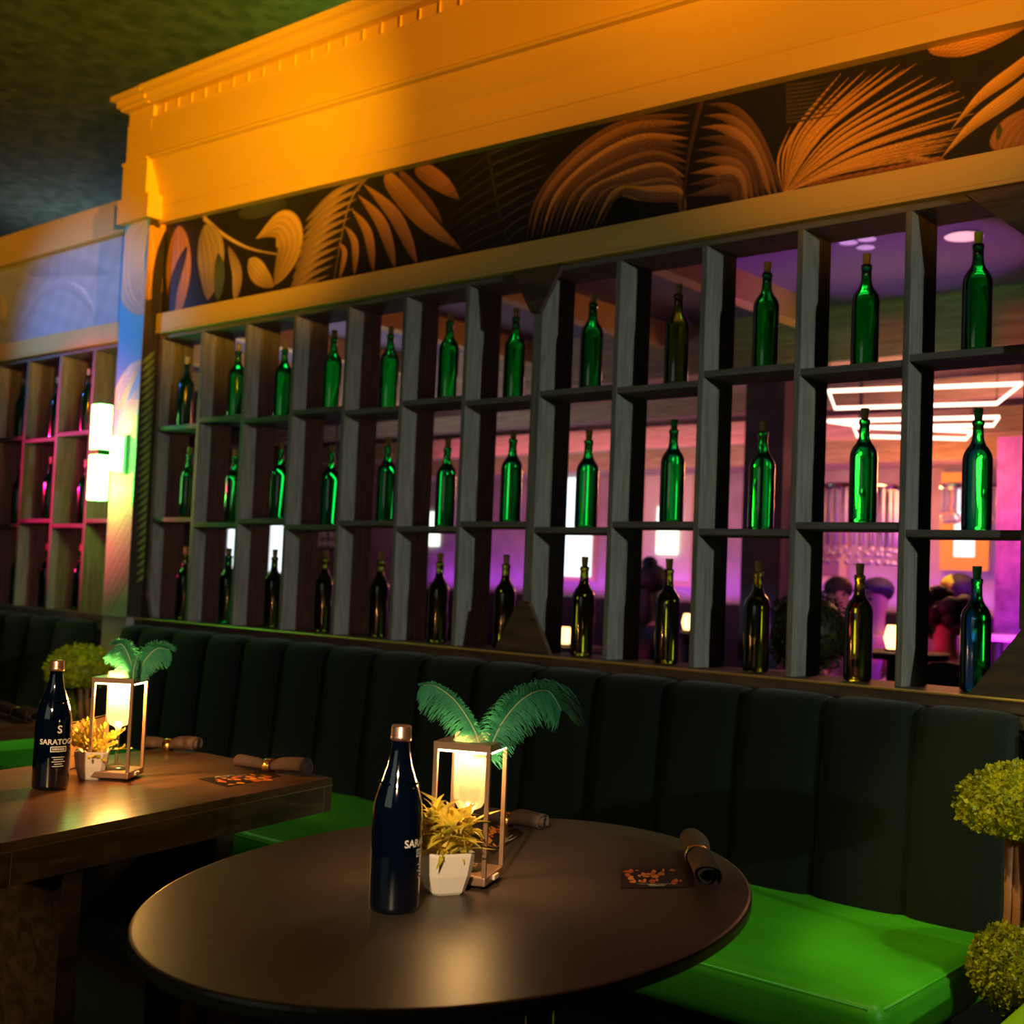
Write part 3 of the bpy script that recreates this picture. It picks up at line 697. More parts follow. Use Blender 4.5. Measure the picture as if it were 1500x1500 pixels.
water_bottle(p, .975, face_ang(p, 1.40), 'dark blue glass water bottle with gold cap and white lettering on the oval table')
p = az(73, 1155, TZ); p.z = TZ
water_bottle(p, 1.0, face_ang(p, .35), 'dark blue glass water bottle with gold cap on the rectangular table')

def pot(p, s, rz, label, style):
    t = thing('potted_plant', label, 'plant', p, rz); t.rotation_euler[2] = rz
    bm = bmesh.new(); n = 8
    def ring(h, z, c=.012):
        a = []
        for sx, sy in ((1, 1), (-1, 1), (-1, -1), (1, -1)):
            pts_ = [(sx * h, sy * (h - c)), (sx * (h - c), sy * h)]
            if sx * sy < 0: pts_ = pts_[::-1]
            for q in pts_: a.append(Vector((q[0], q[1], z)))
        return a
    prof = [(.024, 0), (.027, .004), (.034, .03), (.038, .062), (.0375, .066), (.034, .066), (.032, .055), (.005, .054)]
    R_ = Matrix.Rotation(rz, 3, 'Z'); rr_ = []
    for h, z in prof: rr_.append([bm.verts.new(Vector(p) + R_ @ (q * s)) for q in ring(h, z, min(.010, h * .3))])
    for a, b_ in zip(rr_, rr_[1:]):
        for i in range(8): bm.faces.new((a[i], a[(i + 1) % 8], b_[(i + 1) % 8], b_[i]))
    bm.faces.new(rr_[0][::-1]); bm.faces.new(rr_[-1]); obj('pot', bm, MT['white'], t)
    bm = bmesh.new(); top = Vector(p) + Vector((0, 0, .056 * s))
    rnd = random.Random(3 if style == 'curl' else 5)
    if style == 'curl':
        for i in range(280):
            a = rnd.uniform(0, 2 * PI); el = rnd.uniform(.25, 1.55); cl = rnd.uniform(-.9, .9); L_ = rnd.uniform(.034, .060) * s; dirv = Vector((math.cos(a) * math.cos(el), math.sin(a) * math.cos(el), math.sin(el)))
            side = dirv.cross(Vector((0, 0, 1))).normalized() if el < 1.4 else Vector((1, 0, 0))
            curl = rnd.uniform(.1, 1.3); wv = rnd.uniform(.0048, .0075) * s; prev = None; st = Vector((rnd.uniform(-1, 1), rnd.uniform(-1, 1), 0)) * .027 * s + Vector((0, 0, rnd.uniform(-.004, .045) * s))
            for k in range(7):
                u = k / 6; pos = top + st + dirv * (L_ * u) + side * (cl * L_ * u * u) + Vector((0, 0, -curl * L_ * .6 * u ** 2.2 + .008)) + Vector((rnd.uniform(-1, 1), rnd.uniform(-1, 1), 0)) * .0006
                wd = wv * math.sin(PI * (.12 + .86 * u)) + .0004
                nn = side * wd; up = Vector((0, 0, 1)) * wd * .35
                cur = [bm.verts.new(pos - nn + up), bm.verts.new(pos), bm.verts.new(pos + nn + up)]
                if prev: bm.faces.new((prev[0], prev[1], cur[1], cur[0])); bm.faces.new((prev[1], prev[2], cur[2], cur[1]))
                prev = cur
    else:
        for i in range(46):
            a = rnd.uniform(0, 2 * PI); el = rnd.uniform(.05, 1.5); L_ = rnd.uniform(.06, .095) * s; dirv = Vector((math.cos(a) * math.cos(el), math.sin(a) * math.cos(el), math.sin(el)))
            pts_ = [top + dirv * (L_ * u) + Vector((0, 0, -.15 * L_ * u * u)) for u in (0, .33, .66, 1)]
            tube(bm, pts_, .0008, 4)
            for k in range(7):
                u = .25 + .75 * k / 6; c = top + dirv * (L_ * u) + Vector((0, 0, -.15 * L_ * u * u))
                ld = (dirv + Vector((rnd.uniform(-1, 1), rnd.uniform(-1, 1), rnd.uniform(-.3, 1)))).normalized(); sd = ld.cross(Vector((rnd.uniform(-1, 1), rnd.uniform(-1, 1), .5))).normalized()
                ll, lw = .0135 * s, .0052 * s
                vv = [bm.verts.new(c), bm.verts.new(c + ld * ll * .5 + sd * lw), bm.verts.new(c + ld * ll), bm.verts.new(c + ld * ll * .5 - sd * lw)]
                bm.faces.new(vv)
    obj('foliage', bm, MT['plantY'], t, True)
    return t
p = az(651, 1306, TZ); p.z = TZ
pot(p, 1.03, .75 + .35, 'small white pot of curly yellow-green foliage on the oval table', 'curl')
p = az(133, 1140, TZ); p.z = TZ
pot(p, 1.0, .75 + .2, 'small white pot of sprigged yellow-green foliage on the rectangular table', 'sprig')

def lantern(c, ang, w_, H, label, P):
    """square open lantern; c base centre, local frame rotated by ang"""
    t = thing('table_lantern', label, 'lamp', c, ang); R_ = Matrix.Rotation(ang, 4, 'Z'); T = Matrix.Translation(c) @ R_
    h = w_ / 2; q = .0075
    def part(name, boxes, m, bev=.001):
        bm = bmesh.new()
        for b_ in boxes: box(bm, *b_)
        bmesh.ops.transform(bm, matrix=T, verts=bm.verts); return obj(name, bm, m, t, bevel=bev)
    part('base', [(-h, h, -h, h, .006, .022)], MT['bronze'], .003)
    part('foot', [(-h + .012, h - .012, -h + .012, h - .012, 0, .006)], MT['black'])
    part('switch', [(h - .001, h + .004, -.012, .012, .010, .018)], MT['white'])
    for sx in (-1, 1):
        for sy in (-1, 1):
            x0 = sx * (h - q); y0 = sy * (h - q); part('post', [(min(x0, sx * h), max(x0, sx * h), min(y0, sy * h), max(y0, sy * h), .022, H - .012)], MT['bronze'])
    r = .032
    bm = bmesh.new(); n = 32       # top plate with a round hole
    def sq(i):
        a = 2 * PI * i / n; m_ = max(abs(math.cos(a)), abs(math.sin(a))); return (h * math.cos(a) / m_, h * math.sin(a) / m_)
    for z0, z1 in ((H - .012, H),):
        vo = [[bm.verts.new((*sq(i), z)) for i in range(n)] for z in (z0, z1)]
        vi = [[bm.verts.new((r * math.cos(2 * PI * i / n), r * math.sin(2 * PI * i / n), z)) for i in range(n)] for z in (z0, z1)]
        for i in range(n):
            j = (i + 1) % n
            bm.faces.new((vo[0][i], vo[0][j], vo[1][j], vo[1][i])); bm.faces.new((vi[0][i], vi[1][i], vi[1][j], vi[0][j]))
            bm.faces.new((vo[1][i], vo[1][j], vi[1][j], vi[1][i])); bm.faces.new((vo[0][i], vi[0][i], vi[0][j], vo[0][j]))
    bmesh.ops.transform(bm, matrix=T, verts=bm.verts); obj('top_plate', bm, MT['bronze'], t)
    part('led_strip', [(-h + .001, h - .001, -h + .001, -h + .005, H - .0155, H - .0125), (-h + .001, h - .001, h - .005, h - .001, H - .0155, H - .0125), (-h + .001, -h + .005, -h + .006, h - .006, H - .0155, H - .0125), (h - .005, h - .001, -h + .006, h - .006, H - .0155, H - .0125)], MT['led'], 0)
    return t, T
def stem_glass(c, H, label):
    t = thing('stem_glass', label, 'glass', c)
    bm = bmesh.new(); lathe(bm, [(.0295, H + .012), (.029, H - .03), (.0275, H * .62), (.0255, H * .56), (.020, H * .525), (.009, H * .505), (.005, H * .47)], c, 32, caps=False)
    obj('bowl', bm, MT['frost'], t, True)
    bm = bmesh.new(); lathe(bm, [(.004, H * .47), (.0035, H * .3), (.004, .036), (.030, .0255), (.031, .0235), (.030, .0225)], c, 24)
    obj('stem', bm, MT['clear'], t, True); return t
# first lantern (oval table)
A = az(710, 1306, TZ); B = az(757, 1272, TZ); ang = math.atan2(B.y - A.y, B.x - A.x) - PI / 2; w_ = .100
u = Vector((math.cos(ang), math.sin(ang), 0)); v = Vector((-math.sin(ang), math.cos(ang), 0))
LC1 = A - u * (w_ / 2) + v * (w_ / 2); LC1.z = TZ; LH1 = .236
t, T = lantern(LC1, ang, w_, LH1, 'square open bronze lantern with glowing top on the oval table', None)
stem_glass(LC1, LH1, 'frosted stem glass hanging inside the lantern on the oval table')
point('lantern_light', LC1 + Vector((0, 0, LH1 - .03)), (1, .56, .22), 2.2, .025)
# second lantern
A = az(187, 1146, TZ); B = az(225, 1130, TZ); ang2 = math.atan2(B.y - A.y, B.x - A.x) - PI / 2
u = Vector((math.cos(ang2), math.sin(ang2), 0)); v = Vector((-math.sin(ang2), math.cos(ang2), 0))
LC2 = A - u * (w_ / 2) + v * (w_ / 2); LC2.z = TZ; LH2 = .240
t, T = lantern(LC2, ang2, w_, LH2, 'square open bronze lantern with glowing top on the rectangular table', None)
stem_glass(LC2, LH2, 'frosted stem glass standing inside the lantern on the rectangular table')
point('lantern_light', LC2 + Vector((0, 0, LH2 - .03)), (1, .48, .13), 10, .025)

# ------------------------------------------------------------------ ostrich feathers
def feather(name_label, spine, lens, wdepth, seed, droop=.6):
    """spine: photo-plane polyline at its real distance; lens: barb length (m) along the spine, each side"""
    rnd = random.Random(seed); P = bez([aw(x, y, wdepth) for x, y in spine], 14); n = len(P)
    t = thing('feather', name_label, 'feather', P[0], 0, 'green ostrich feathers')
    bm = bmesh.new(); tube(bm, P, [.0012 * (1 - .7 * i / n) + .0003 for i in range(n)], 5); obj('quill', bm, MT['quill'], t, True)
    bm = bmesh.new(); dn = Vector((0, 0, -1)); nb = 380
    for b_ in range(nb):
        f = (b_ + rnd.random()) / nb; i = min(int(f * (n - 1)), n - 2); q = P[i].lerp(P[i + 1], f * (n - 1) - i); tan = (P[i + 1] - P[i]).normalized()
        nor = tan.cross(FW).normalized()
        for sd in (1, -1):
            L_ = lens(f, sd) * rnd.uniform(.55, 1.18)
            if L_ < .002: continue
            dirv = (nor * sd + tan * .7 + FW * rnd.uniform(-.5, .5)).normalized(); prev = None; w0 = .0012
            for k in range(6):
                uu = k / 5; pos = q + dirv * (L_ * uu) + dn * (droop * L_ * uu * uu) + Vector((rnd.uniform(-1, 1), rnd.uniform(-1, 1), rnd.uniform(-1, 1))) * .0022 * uu
                ww = w0 * (1 - .75 * uu); sv = (tan * .7 + FW * .3).normalized() * ww
                cur = [bm.verts.new(pos - sv), bm.verts.new(pos + sv)]
                if prev: bm.faces.new((prev[0], prev[1], cur[1], cur[0]))
                prev = cur
    obj('barbs', bm, MT['feather'], t); return t
w1 = (LC1 - CAM).dot(FW); w2 = (LC2 - CAM).dot(FW)
feather('green ostrich feather curling left out of the oval table lantern', [(708, 1110), (695, 1070), (668, 1028), (638, 1005), (618, 1004)], lambda f, s: (.012 + .019 * math.sin(PI * min(1, f * .95 + .05))) * (1.15 if s > 0 else .8), w1, 1, .7)
feather('larger green ostrich feather arching right out of the oval table lantern', [(712, 1112), (735, 1060), (768, 1022), (802, 1012), (822, 1040)], lambda f, s: (.016 + (.062 if s > 0 else .020) * math.sin(PI * min(1, .15 + f * .80))), w1, 2, .8)
feather('green feather curling left from the lantern on the rectangular table', [(197, 995), (190, 965), (180, 945), (170, 945)], lambda f, s: .020 + .022 * math.sin(PI * f), w2, 3, .6)
feather('green feather fanning right from the lantern on the rectangular table', [(200, 995), (212, 968), (230, 950), (248, 952)], lambda f, s: .016 + (.045 if s > 0 else .018) * math.sin(PI * f), w2, 4, .7)
feather('short upright green feather in the lantern on the rectangular table', [(195, 998), (196, 980), (201, 962)], lambda f, s: .010 * math.sin(PI * (.2 + .8 * f)), w2 - .03, 5, .5)

# ------------------------------------------------------------------ napkins and cards
def napkin(a, b_, r, ring_f, label, group='rolled napkins'):
    a = Vector(a); b_ = Vector(b_); ax = (b_ - a); L_ = ax.length; ax.normalize(); side = Vector((0, 0, 1)).cross(ax).normalized(); up = Vector((0, 0, 1))
    t = thing('rolled_napkin', label, 'napkin', a, 0, group); bm = bmesh.new(); nt_, nl = 54, 14; rows = []
    rnd = random.Random(int(a.x * 1000))
    for j in range(nl + 1):
        f = j / nl; pin = 1 - .28 * math.exp(-((f - ring_f) / .12) ** 2) + .10 * math.sin(f * 5 + a.x * 9); row = []
        for i in range(nt_ + 1):
            th = i / nt_ * 2 * PI * 2.6; rad = r * (.42 + .58 * i / nt_) * pin * (1 + .05 * math.sin(3 * th + f * 4))
            sh = f + (.04 * math.sin(th * .7)) * (1 if j in (0, nl) else 0)
            row.append(bm.verts.new(a + ax * (L_ * sh) + side * (rad * 1.12 * math.cos(th)) + up * (r * 1.06 + rad * .92 * math.sin(th) - (r * (1 - pin)))))
        rows.append(row)
    for q0, q1 in zip(rows, rows[1:]):
        for i in range(nt_): bm.faces.new((q0[i], q0[i + 1], q1[i + 1], q1[i]))
    o = obj('cloth', bm, MT['napkin'], t, True); m = o.modifiers.new('solid', 'SOLIDIFY'); m.thickness = .0016
    bm = bmesh.new(); c = a + ax * (L_ * ring_f) + up * (r * .74); rr_ = r * .86
    for s in (-.009, .009): pass
    N_ = 28; ri = []
    for off in (-.009, -.0085, .0085, .009):
        k_ = 1.0 if abs(off) < .0088 else .96
        ri.append([bm.verts.new(c + ax * off + side * (rr_ * 1.12 * k_ * math.cos(2 * PI * i / N_)) + up * (rr_ * k_ * math.sin(2 * PI * i / N_))) for i in range(N_)])
    for q0, q1 in zip(ri, ri[1:]):
        for i in range(N_): bm.faces.new((q0[i], q0[(i + 1) % N_], q1[(i + 1) % N_], q1[i]))
    # embossed square key ornament facing up/front
    for (u0, u1, a0, a1) in ((-.006, .006, .95, 1.02), (-.006, -.0045, 1.02, 1.5), (-.006, .006, 1.5, 1.57), (.0045, .006, 1.2, 1.5), (-.002, .006, 1.15, 1.22)):
        vs_ = []
        for aa in (a0, a1):
            for uu in (u0, u1):
                th = -aa if side.dot(CAM - c) > 0 else PI + aa
                th = (aa * .6) if side.dot(CAM - c) > 0 else PI - aa * .6
                vs_.append(bm.verts.new(c + ax * uu + side * ((rr_ + .0008) * 1.12 * math.cos(th)) + up * ((rr_ + .0008) * math.sin(th))))
        bm.faces.new((vs_[0], vs_[1], vs_[3], vs_[2]))
    o = obj('napkin_ring', bm, MT['goldring'], t, True); m = o.modifiers.new('solid', 'SOLIDIFY'); m.thickness = .0012; m.offset = 1
    return t
def P2(x, y, z=TZ):
    q = az(x, y, z); return Vector((q.x, q.y, z))
def card(pts, label, cols, seed):
    # printed card lying flat
    q = [P2(*p_, z=.7506) for p_ in pts]; t = thing('menu_card', label, 'card', q[0], 0, 'printed cards on the tables')
    bm = bmesh.new(); top = [bm.verts.new(v_ + Vector((0, 0, .0009))) for v_ in q]; bot = [bm.verts.new(v_) for v_ in q]
    bm.faces.new(top); bm.faces.new(bot[::-1])
    for i in range(4): bm.faces.new((bot[i], bot[(i + 1) % 4], top[(i + 1) % 4], top[i]))
    obj('card_stock', bm, mat('card_' + str(seed), (.02, .012, .01), .35, noise=((.03, .015, .01), 60)), t)
    bm = bmesh.new(); rnd = random.Random(seed)
    U_ = q[1] - q[0]; V_ = q[3] - q[0]
    for i in range(34):
        a, b_ = rnd.uniform(.22, .9), rnd.uniform(.08, .85); du, dv = rnd.uniform(.06, .16), rnd.uniform(.02, .06); z = Vector((0, 0, .0013 + i * 1e-5))
        vs_ = [bm.verts.new(q[0] + U_ * (a + du * math.cos(k) * rnd.uniform(.5, 1)) + V_ * (b_ + dv * math.sin(k)) + z) for k in (0, 1.2, 2.3, 3.4, 4.6)]
        f = bm.faces.new(vs_); f.material_index = rnd.choice((0, 0, 1))
    for i in range(9):
        a = .04 + .016 * i; b_ = .15 + rnd.random() * .4; z = Vector((0, 0, .0017)); L_ = rnd.uniform(.1, .3)
        vs_ = [bm.verts.new(q[0] + U_ * aa + V_ * bb + z) for aa, bb in ((a, b_), (a + .012, b_ + .03), (a + .012, b_ + L_), (a, b_ + L_ - .03))]
        bm.faces.new(vs_).material_index = 2
    obj('printing', bm, [mat('print_orange' + str(seed), (1, .42, .06), .4), mat('print_red' + str(seed), (.8, .16, .04), .4), MT['ink']], t)
    return t
card([(909, 1301), (909, 1272), (1012, 1268), (1015, 1300)], 'printed card with orange photo half under the napkin on the oval table', 0, 11)
napkin(P2(1036, 1304), P2(1013, 1250), .024, .62, 'charcoal rolled napkin with gold ring at the right of the oval table')
napkin(P2(795, 1218), P2(700, 1206), .019, .55, 'charcoal rolled napkin behind the lantern on the oval table')
card([(722, 1251), (690, 1225), (760, 1214), (766, 1222)], 'printed card lying behind the lantern on the oval table', 0, 12)
card([(291, 1141), (332, 1153), (411, 1137), (384, 1130)], 'printed card with orange photo at the edge of the rectangular table', 0, 13)
napkin(P2(352, 1127), P2(450, 1137), .021, .43, 'charcoal rolled napkin with gold ring on the near end of the rectangular table')
napkin(P2(288, 1103), P2(212, 1098), .021, .55, 'charcoal rolled napkin behind the lantern on the rectangular table')
napkin(P2(50, 1063), P2(0, 1045), .024, .5, 'charcoal rolled napkin on the table at the left frame edge')
# standing plaque behind the second pot
q0 = P2(99, 1128); q1 = P2(152, 1112)
bm = bmesh.new(); dd = (q1 - q0).normalized(); nn = Vector((dd.y, -dd.x, 0)) * .002
for z0, z1 in ((0, .115),):
    vs_ = [bm.verts.new(b_ + s_ * nn + Vector((0, 0, z))) for z in (z0, z1) for s_ in (1, -1) for b_ in ((q0, q1) if s_ == 1 else (q1, q0))]
    bm.faces.new(vs_[:4][::-1]); bm.faces.new(vs_[4:])
    for i in range(4): bm.faces.new((vs_[i], vs_[(i + 1) % 4], vs_[4 + (i + 1) % 4], vs_[4 + i]))
o = obj('table_sign', bm, mat('tan_board', (.45, .27, .12), .5)); tag(o, 'small tan standing board behind the sprigged plant on the rectangular table', 'sign')
bm = bmesh.new(); q2 = q0 + Vector((0, 0, .001)) + nn * 1.3; q3 = q1 + nn * 1.3 + Vector((0, 0, .001)); up = Vector((0, 0, .112))
tube(bm, [q2, q3, q3 + up, q2 + up], .0018, 5, True); obj('gold_edge', bm, MT['goldring'], o)

# ================================================================== TOPIARIES
def topiary(c, parts_, trunk, pot_z, label, m='topi', seed=1, leafs=2600, lsz=.0085):
    t = thing('topiary', label, 'plant', (c[0], c[1], pot_z)); rnd = random.Random(seed)
    for (dx, dz, rh, rv, flat) in parts_:
        bm = bmesh.new(); cc = Vector((c[0] + dx, c[1], dz))
        bmesh.ops.create_icosphere(bm, subdivisions=3, radius=1, matrix=Matrix.Translation(cc) @ Matrix.Diagonal((rh * .93, rh * .93, rv * .93, 1)))
        for v_ in bm.verts:
            if flat and v_.co.z < dz - rv * .35: v_.co.z = dz - rv * .35 - (dz - rv * .35 - v_.co.z) * .35
        for i in range(leafs):
            a = rnd.uniform(0, 2 * PI); z = rnd.uniform(-1, 1); s = math.sqrt(1 - z * z); d_ = Vector((s * math.cos(a), s * math.sin(a), z))
            k = rnd.uniform(.90, 1.05) + .03 * math.sin(a * 9 + z * 11); q = cc + Vector((d_.x * rh * k, d_.y * rh * k, d_.z * rv * k))
            if flat and q.z < dz - rv * .35: q.z = dz - rv * .35 - (dz - rv * .35 - q.z) * .35
            ld = (d_ + Vector((rnd.uniform(-1, 1), rnd.uniform(-1, 1), rnd.uniform(-1, 1))) * .9).normalized(); sd = ld.cross(Vector((rnd.uniform(-1, 1), rnd.uniform(-1, 1), rnd.uniform(-1, 1)))).normalized(); l_ = lsz * rnd.uniform(.7, 1.3)
            vs_ = [bm.verts.new(q), bm.verts.new(q + ld * l_ * .6 + sd * l_ * .45), bm.verts.new(q + ld * l_ * 1.1), bm.verts.new(q + ld * l_ * .6 - sd * l_ * .45)]; bm.faces.new(vs_)
        obj('crown', bm, MT[m], t)
    bm = bmesh.new()
    for (x0, x1, r_, yo) in trunk[2]: tube(bm, [(c[0] + x0, c[1] + yo, trunk[0]), (c[0] + (x0 + x1) / 2 + .004, c[1] + yo * .5, (trunk[0] + trunk[1]) / 2), (c[0] + x1, c[1] + yo, trunk[1])], [r_, r_ * .85, r_], 10)
    obj('trunk', bm, MT['trunk'], t, True)
    bm = bmesh.new(); lathe(bm, [(.05, pot_z), (.07, pot_z + .11), (.066, pot_z + .11), (.06, pot_z + .10)], (c[0], c[1], 0), 24); obj('pot', bm, MT['black'], t, True)
    return t
_t = at(1503, 1186, -.46)
topiary((_t.x, -.46), [(.0, _t.z, .135, .092, True), (-.018, at(1478, 1416, -.46).z, .088, .088, False)], (.44, .745, ((-.042, -.034, .010, 0), (-.022, -.018, .013, .01), (.012, .014, .010, 0))), .19, 'two-tiered yellow-green topiary with copper trunk at the right edge beside the banquette', seed=2, leafs=3400, lsz=.010)
_u = at(118, 983, -.24)
topiary((_u.x, -.24), [(.0, _u.z, .145, .115, True), (-.105, .58, .105, .075, True)], (.55, .74, ((.03, -.01, .013, 0), (.06, .03, .012, .02))), .40, 'mushroom-shaped yellow-green topiary in front of the pillar behind the far table', seed=4, leafs=3000, lsz=.012)
tag(bxo('plinth', _t.x - .06, _t.x + .08, -.50, -.34, 0, .189, MT['black']), 'black plinth under the right topiary', 'plinth')
tag(bxo('plinth', max(_u.x - .06, -.2), min(_u.x + .09, 0), -.34, -.12, 0, .399, MT['brown']), 'brown plinth under the topiary at the pillar', 'plinth')

# ================================================================== BAR ROOM BEHIND
struct(bxo('floor', -12, 9, 0, 9, -.05, 0, MT['floor'], bevel=0))
struct(bxo('wall_back', -12, 6, 7.5, 7.6, 0, 3.2, MT['barwall'], bevel=0))
struct(bxo('ceiling', -12, 6, .2, 7.5, 3.0, 3.05, MT['barceil'], bevel=0))
struct(bxo('wall_right', 3.0, 3.1, 4.6, 7.5, 0, 3.0, MT['damask'], bevel=0))
struct(bxo('wall_right', 2.14, 2.99, 5.0, 5.1, 0, 2.34, MT['damask'], bevel=0))
k = 1
for (y, zb, h_, m) in ((3.6, 2.66, .34, 'slat'), (5.0, 2.62, .14, 'slat'), (6.3, 2.55, .2, 'slat')):
    bm = bmesh.new(); box(bm, -12, 3.0, y, y + .16, zb, zb + h_); o = obj('trim_%d' % (8 + k), bm, MT[m]); struct(o, 'wood-faced ceiling beam in the bar room'); k += 1
for x in (-4.4, -3.2, -2.0, -.8, .4, 1.5):
    bm = bmesh.new(); box(bm, x, x + .1, .25, 3.55, 2.84, 3.0); o = obj('trim_%d' % (8 + k), bm, MT['cream']); struct(o, 'pale ceiling joist in the bar room'); k += 1
# soffit along the back wall
struct(bxo('trim_%d' % (8 + k), -12, 3.0, 6.9, 7.48, 2.42, 2.68, MT['slat']), 'tan boarded soffit along the bar back wall'); k += 1
# recessed ceiling lights
for j, (x, y) in enumerate(((1243, 354), (1268, 361), (1270, 349), (1412, 345))):
    p = az(x, y, 2.998); bm = bmesh.new(); lathe(bm, [(.0 + .035 if j < 3 else .07, 0), (.045 if j < 3 else .09, -.006)], p, 24); o = obj('downlight', bm, mat('downlight_lens%d' % j, (.8, .7, .85), .3, emis=(.7, .5, .8), estr=.25))
    tag(o, ['small round ceiling downlight, leftmost of three', 'small round ceiling downlight nearest the bottle cork', 'small round ceiling downlight, rearmost of three', 'larger round ceiling disc behind the lime-stoppered bottle'][j], 'downlight')
# column
pa = at(1087, 760, 4.2); pb = at(1145, 760, 4.2)
struct(bxo('wall_column', pa.x, pb.x, 4.2, 4.5, 0, 2.99, MT['darkpanel']), 'dark square column in the bar room')
# panels, pictures and screens on the back wall
YB = 7.4995
def wallrect(name, x0, x1, y0, y1, m, label, cat, frame=None, Y=YB, th=.03, fw=.05):
    a = at(x0, (y0 + y1) / 2, Y); b_ = at(x1, (y0 + y1) / 2, Y); zt_ = at((x0 + x1) / 2, y0, Y).z; zb = at((x0 + x1) / 2, y1, Y).z
    t = thing(name, label, cat, ((a.x + b_.x) / 2, Y, zb))
    bxo('panel', a.x, b_.x, Y - th, Y, zb, zt_, m, t)
    if frame:
        bm = bmesh.new()
        box(bm, a.x - fw, b_.x + fw, Y - th - .01, Y, zt_, zt_ + fw); box(bm, a.x - fw, b_.x + fw, Y - th - .01, Y, zb - fw, zb); box(bm, a.x - fw, a.x, Y - th - .01, Y, zb, zt_); box(bm, b_.x, b_.x + fw, Y - th - .01, Y, zb, zt_)
        obj('frame', bm, frame, t)
    return t
wallrect('screen', 826, 872, 678, 845, MT['screen'], 'bright white screen on the bar wall behind the eighth column', 'screen', MT['tanwood'])
wallrect('wall_panel', 946, 1016, 668, 852, mat('cream_panel', (.8, .68, .58), .5), 'cream wall panel behind the ninth column', 'panel', MT['tanwood'])
wallrect('wall_lamp', 964, 994, 742, 812, MT['screenw'], 'glowing white-green wall lamp on the cream panel', 'wall light', None, YB - .04)
wallrect('screen', 1400, 1431, 712, 816, MT['screen'], 'bright white screen in the bar behind the rightmost column', 'screen', mat('yellow_mat', (.75, .55, .15), .6), 7.4, .03, .12)
wallrect('picture_frame', 1207, 1232, 780, 845, mat('dark_picture', (.25, .1, .15), .5), 'framed picture behind the eleventh column', 'picture', MT['tanwood'], YB, .03, .07)
wallrect('screen', 336, 350, 765, 832, MT['screen'], 'narrow glimpse of a bright screen, second column from the pillar', 'screen')
wallrect('screen', 398, 418, 765, 838, MT['screen'], 'narrow glimpse of a bright screen, third column from the pillar', 'screen')
wallrect('wall_panel', 622, 645, 750, 800, MT['screenw'], 'small lit panel behind the sixth column', 'panel')
wallrect('wall_panel', 1105 + 42, 1160, 700, 760, mat('pale_panel', (.8, .7, .7), .5), 'pale panel right of the dark column', 'panel', None, 5.2)
# neon pendant : three stacked outline rings
t = thing('neon_pendant', 'glowing pink-orange neon pendant of stacked angular rings in the bar', 'ceiling light', az(1350, 600, 2.4))
rings_ = [([(1214, 573), (1497, 562), (1460, 591), (1223, 598)], 2.45), ([(1213, 617), (1464, 611), (1455, 623), (1275, 626)], 2.34), ([(1250, 625), (1425, 632), (1415, 643), (1256, 639)], 2.28)]
for pts_, z in rings_:
    bm = bmesh.new(); tube(bm, [P2(*q, z=z) for q in pts_], .012, 10, True); obj('neon_tube', bm, MT['neon'], t, True)
bm = bmesh.new()
for q, z in (((1214, 573), 2.45), ((1497, 562), 2.45), ((1460, 591), 2.45)): 
    p = P2(*q, z=z); tube(bm, [p + Vector((0, 0, .015)), Vector((p.x, p.y, 2.66))], .003, 5)
obj('cable', bm, MT['black'], t)
# crystal rod chandeliers
def chandelier(xc, yt, yb, yb2, Y, w_, n, label):
    c = at(xc, yt, Y); zt_, zb, zc = c.z, at(xc, yb, Y).z, at(xc, yb2, Y).z
    t = thing('chandelier', label, 'chandelier', c, 0, 'crystal rod chandeliers'); bm = bmesh.new()
    for k_ in range(n):
        a = 2 * PI * k_ / n; tube(bm, [(c.x + w_ * math.cos(a), c.y + w_ * math.sin(a), zt_), (c.x + w_ * math.cos(a), c.y + w_ * math.sin(a), zb)], .011, 6)
    obj('rods', bm, MT['crystal'], t, True)
    bm = bmesh.new(); rnd = random.Random(9)
    for z, rr_ in ((zb - .03, w_), (zb - .06, w_ * .8), (zc, w_ * .95)):
        for k_ in range(22):
            a = 2 * PI * k_ / 22 + rnd.random() * .1; bmesh.ops.create_icosphere(bm, subdivisions=1, radius=.017, matrix=Matrix.Translation((c.x + rr_ * math.cos(a), c.y + rr_ * math.sin(a), z)))
    obj('beads', bm, MT['crystal'], t, True)['kind'] = 'stuff'
    bm = bmesh.new(); lathe(bm, [(w_ + .02, zt_), (w_ + .02, zt_ + .03), (.02, zt_ + .04), (.01, 2.99)], (c.x, c.y, 0), 28); obj('canopy', bm, MT['chrome'], t, True)
    return t
chandelier(1258, 718, 800, 824, 4.6, .26, 26, 'crystal rod chandelier hanging in the bar behind the eleventh column')
chandelier(1425, 716, 752, 764, 6.2, .22, 20, 'crystal rod chandelier in front of the orange bar wall at the right')
chandelier(487, 776, 790, 800, 5.0, .2, 16, 'crystal chandelier glimpsed behind the fourth column')
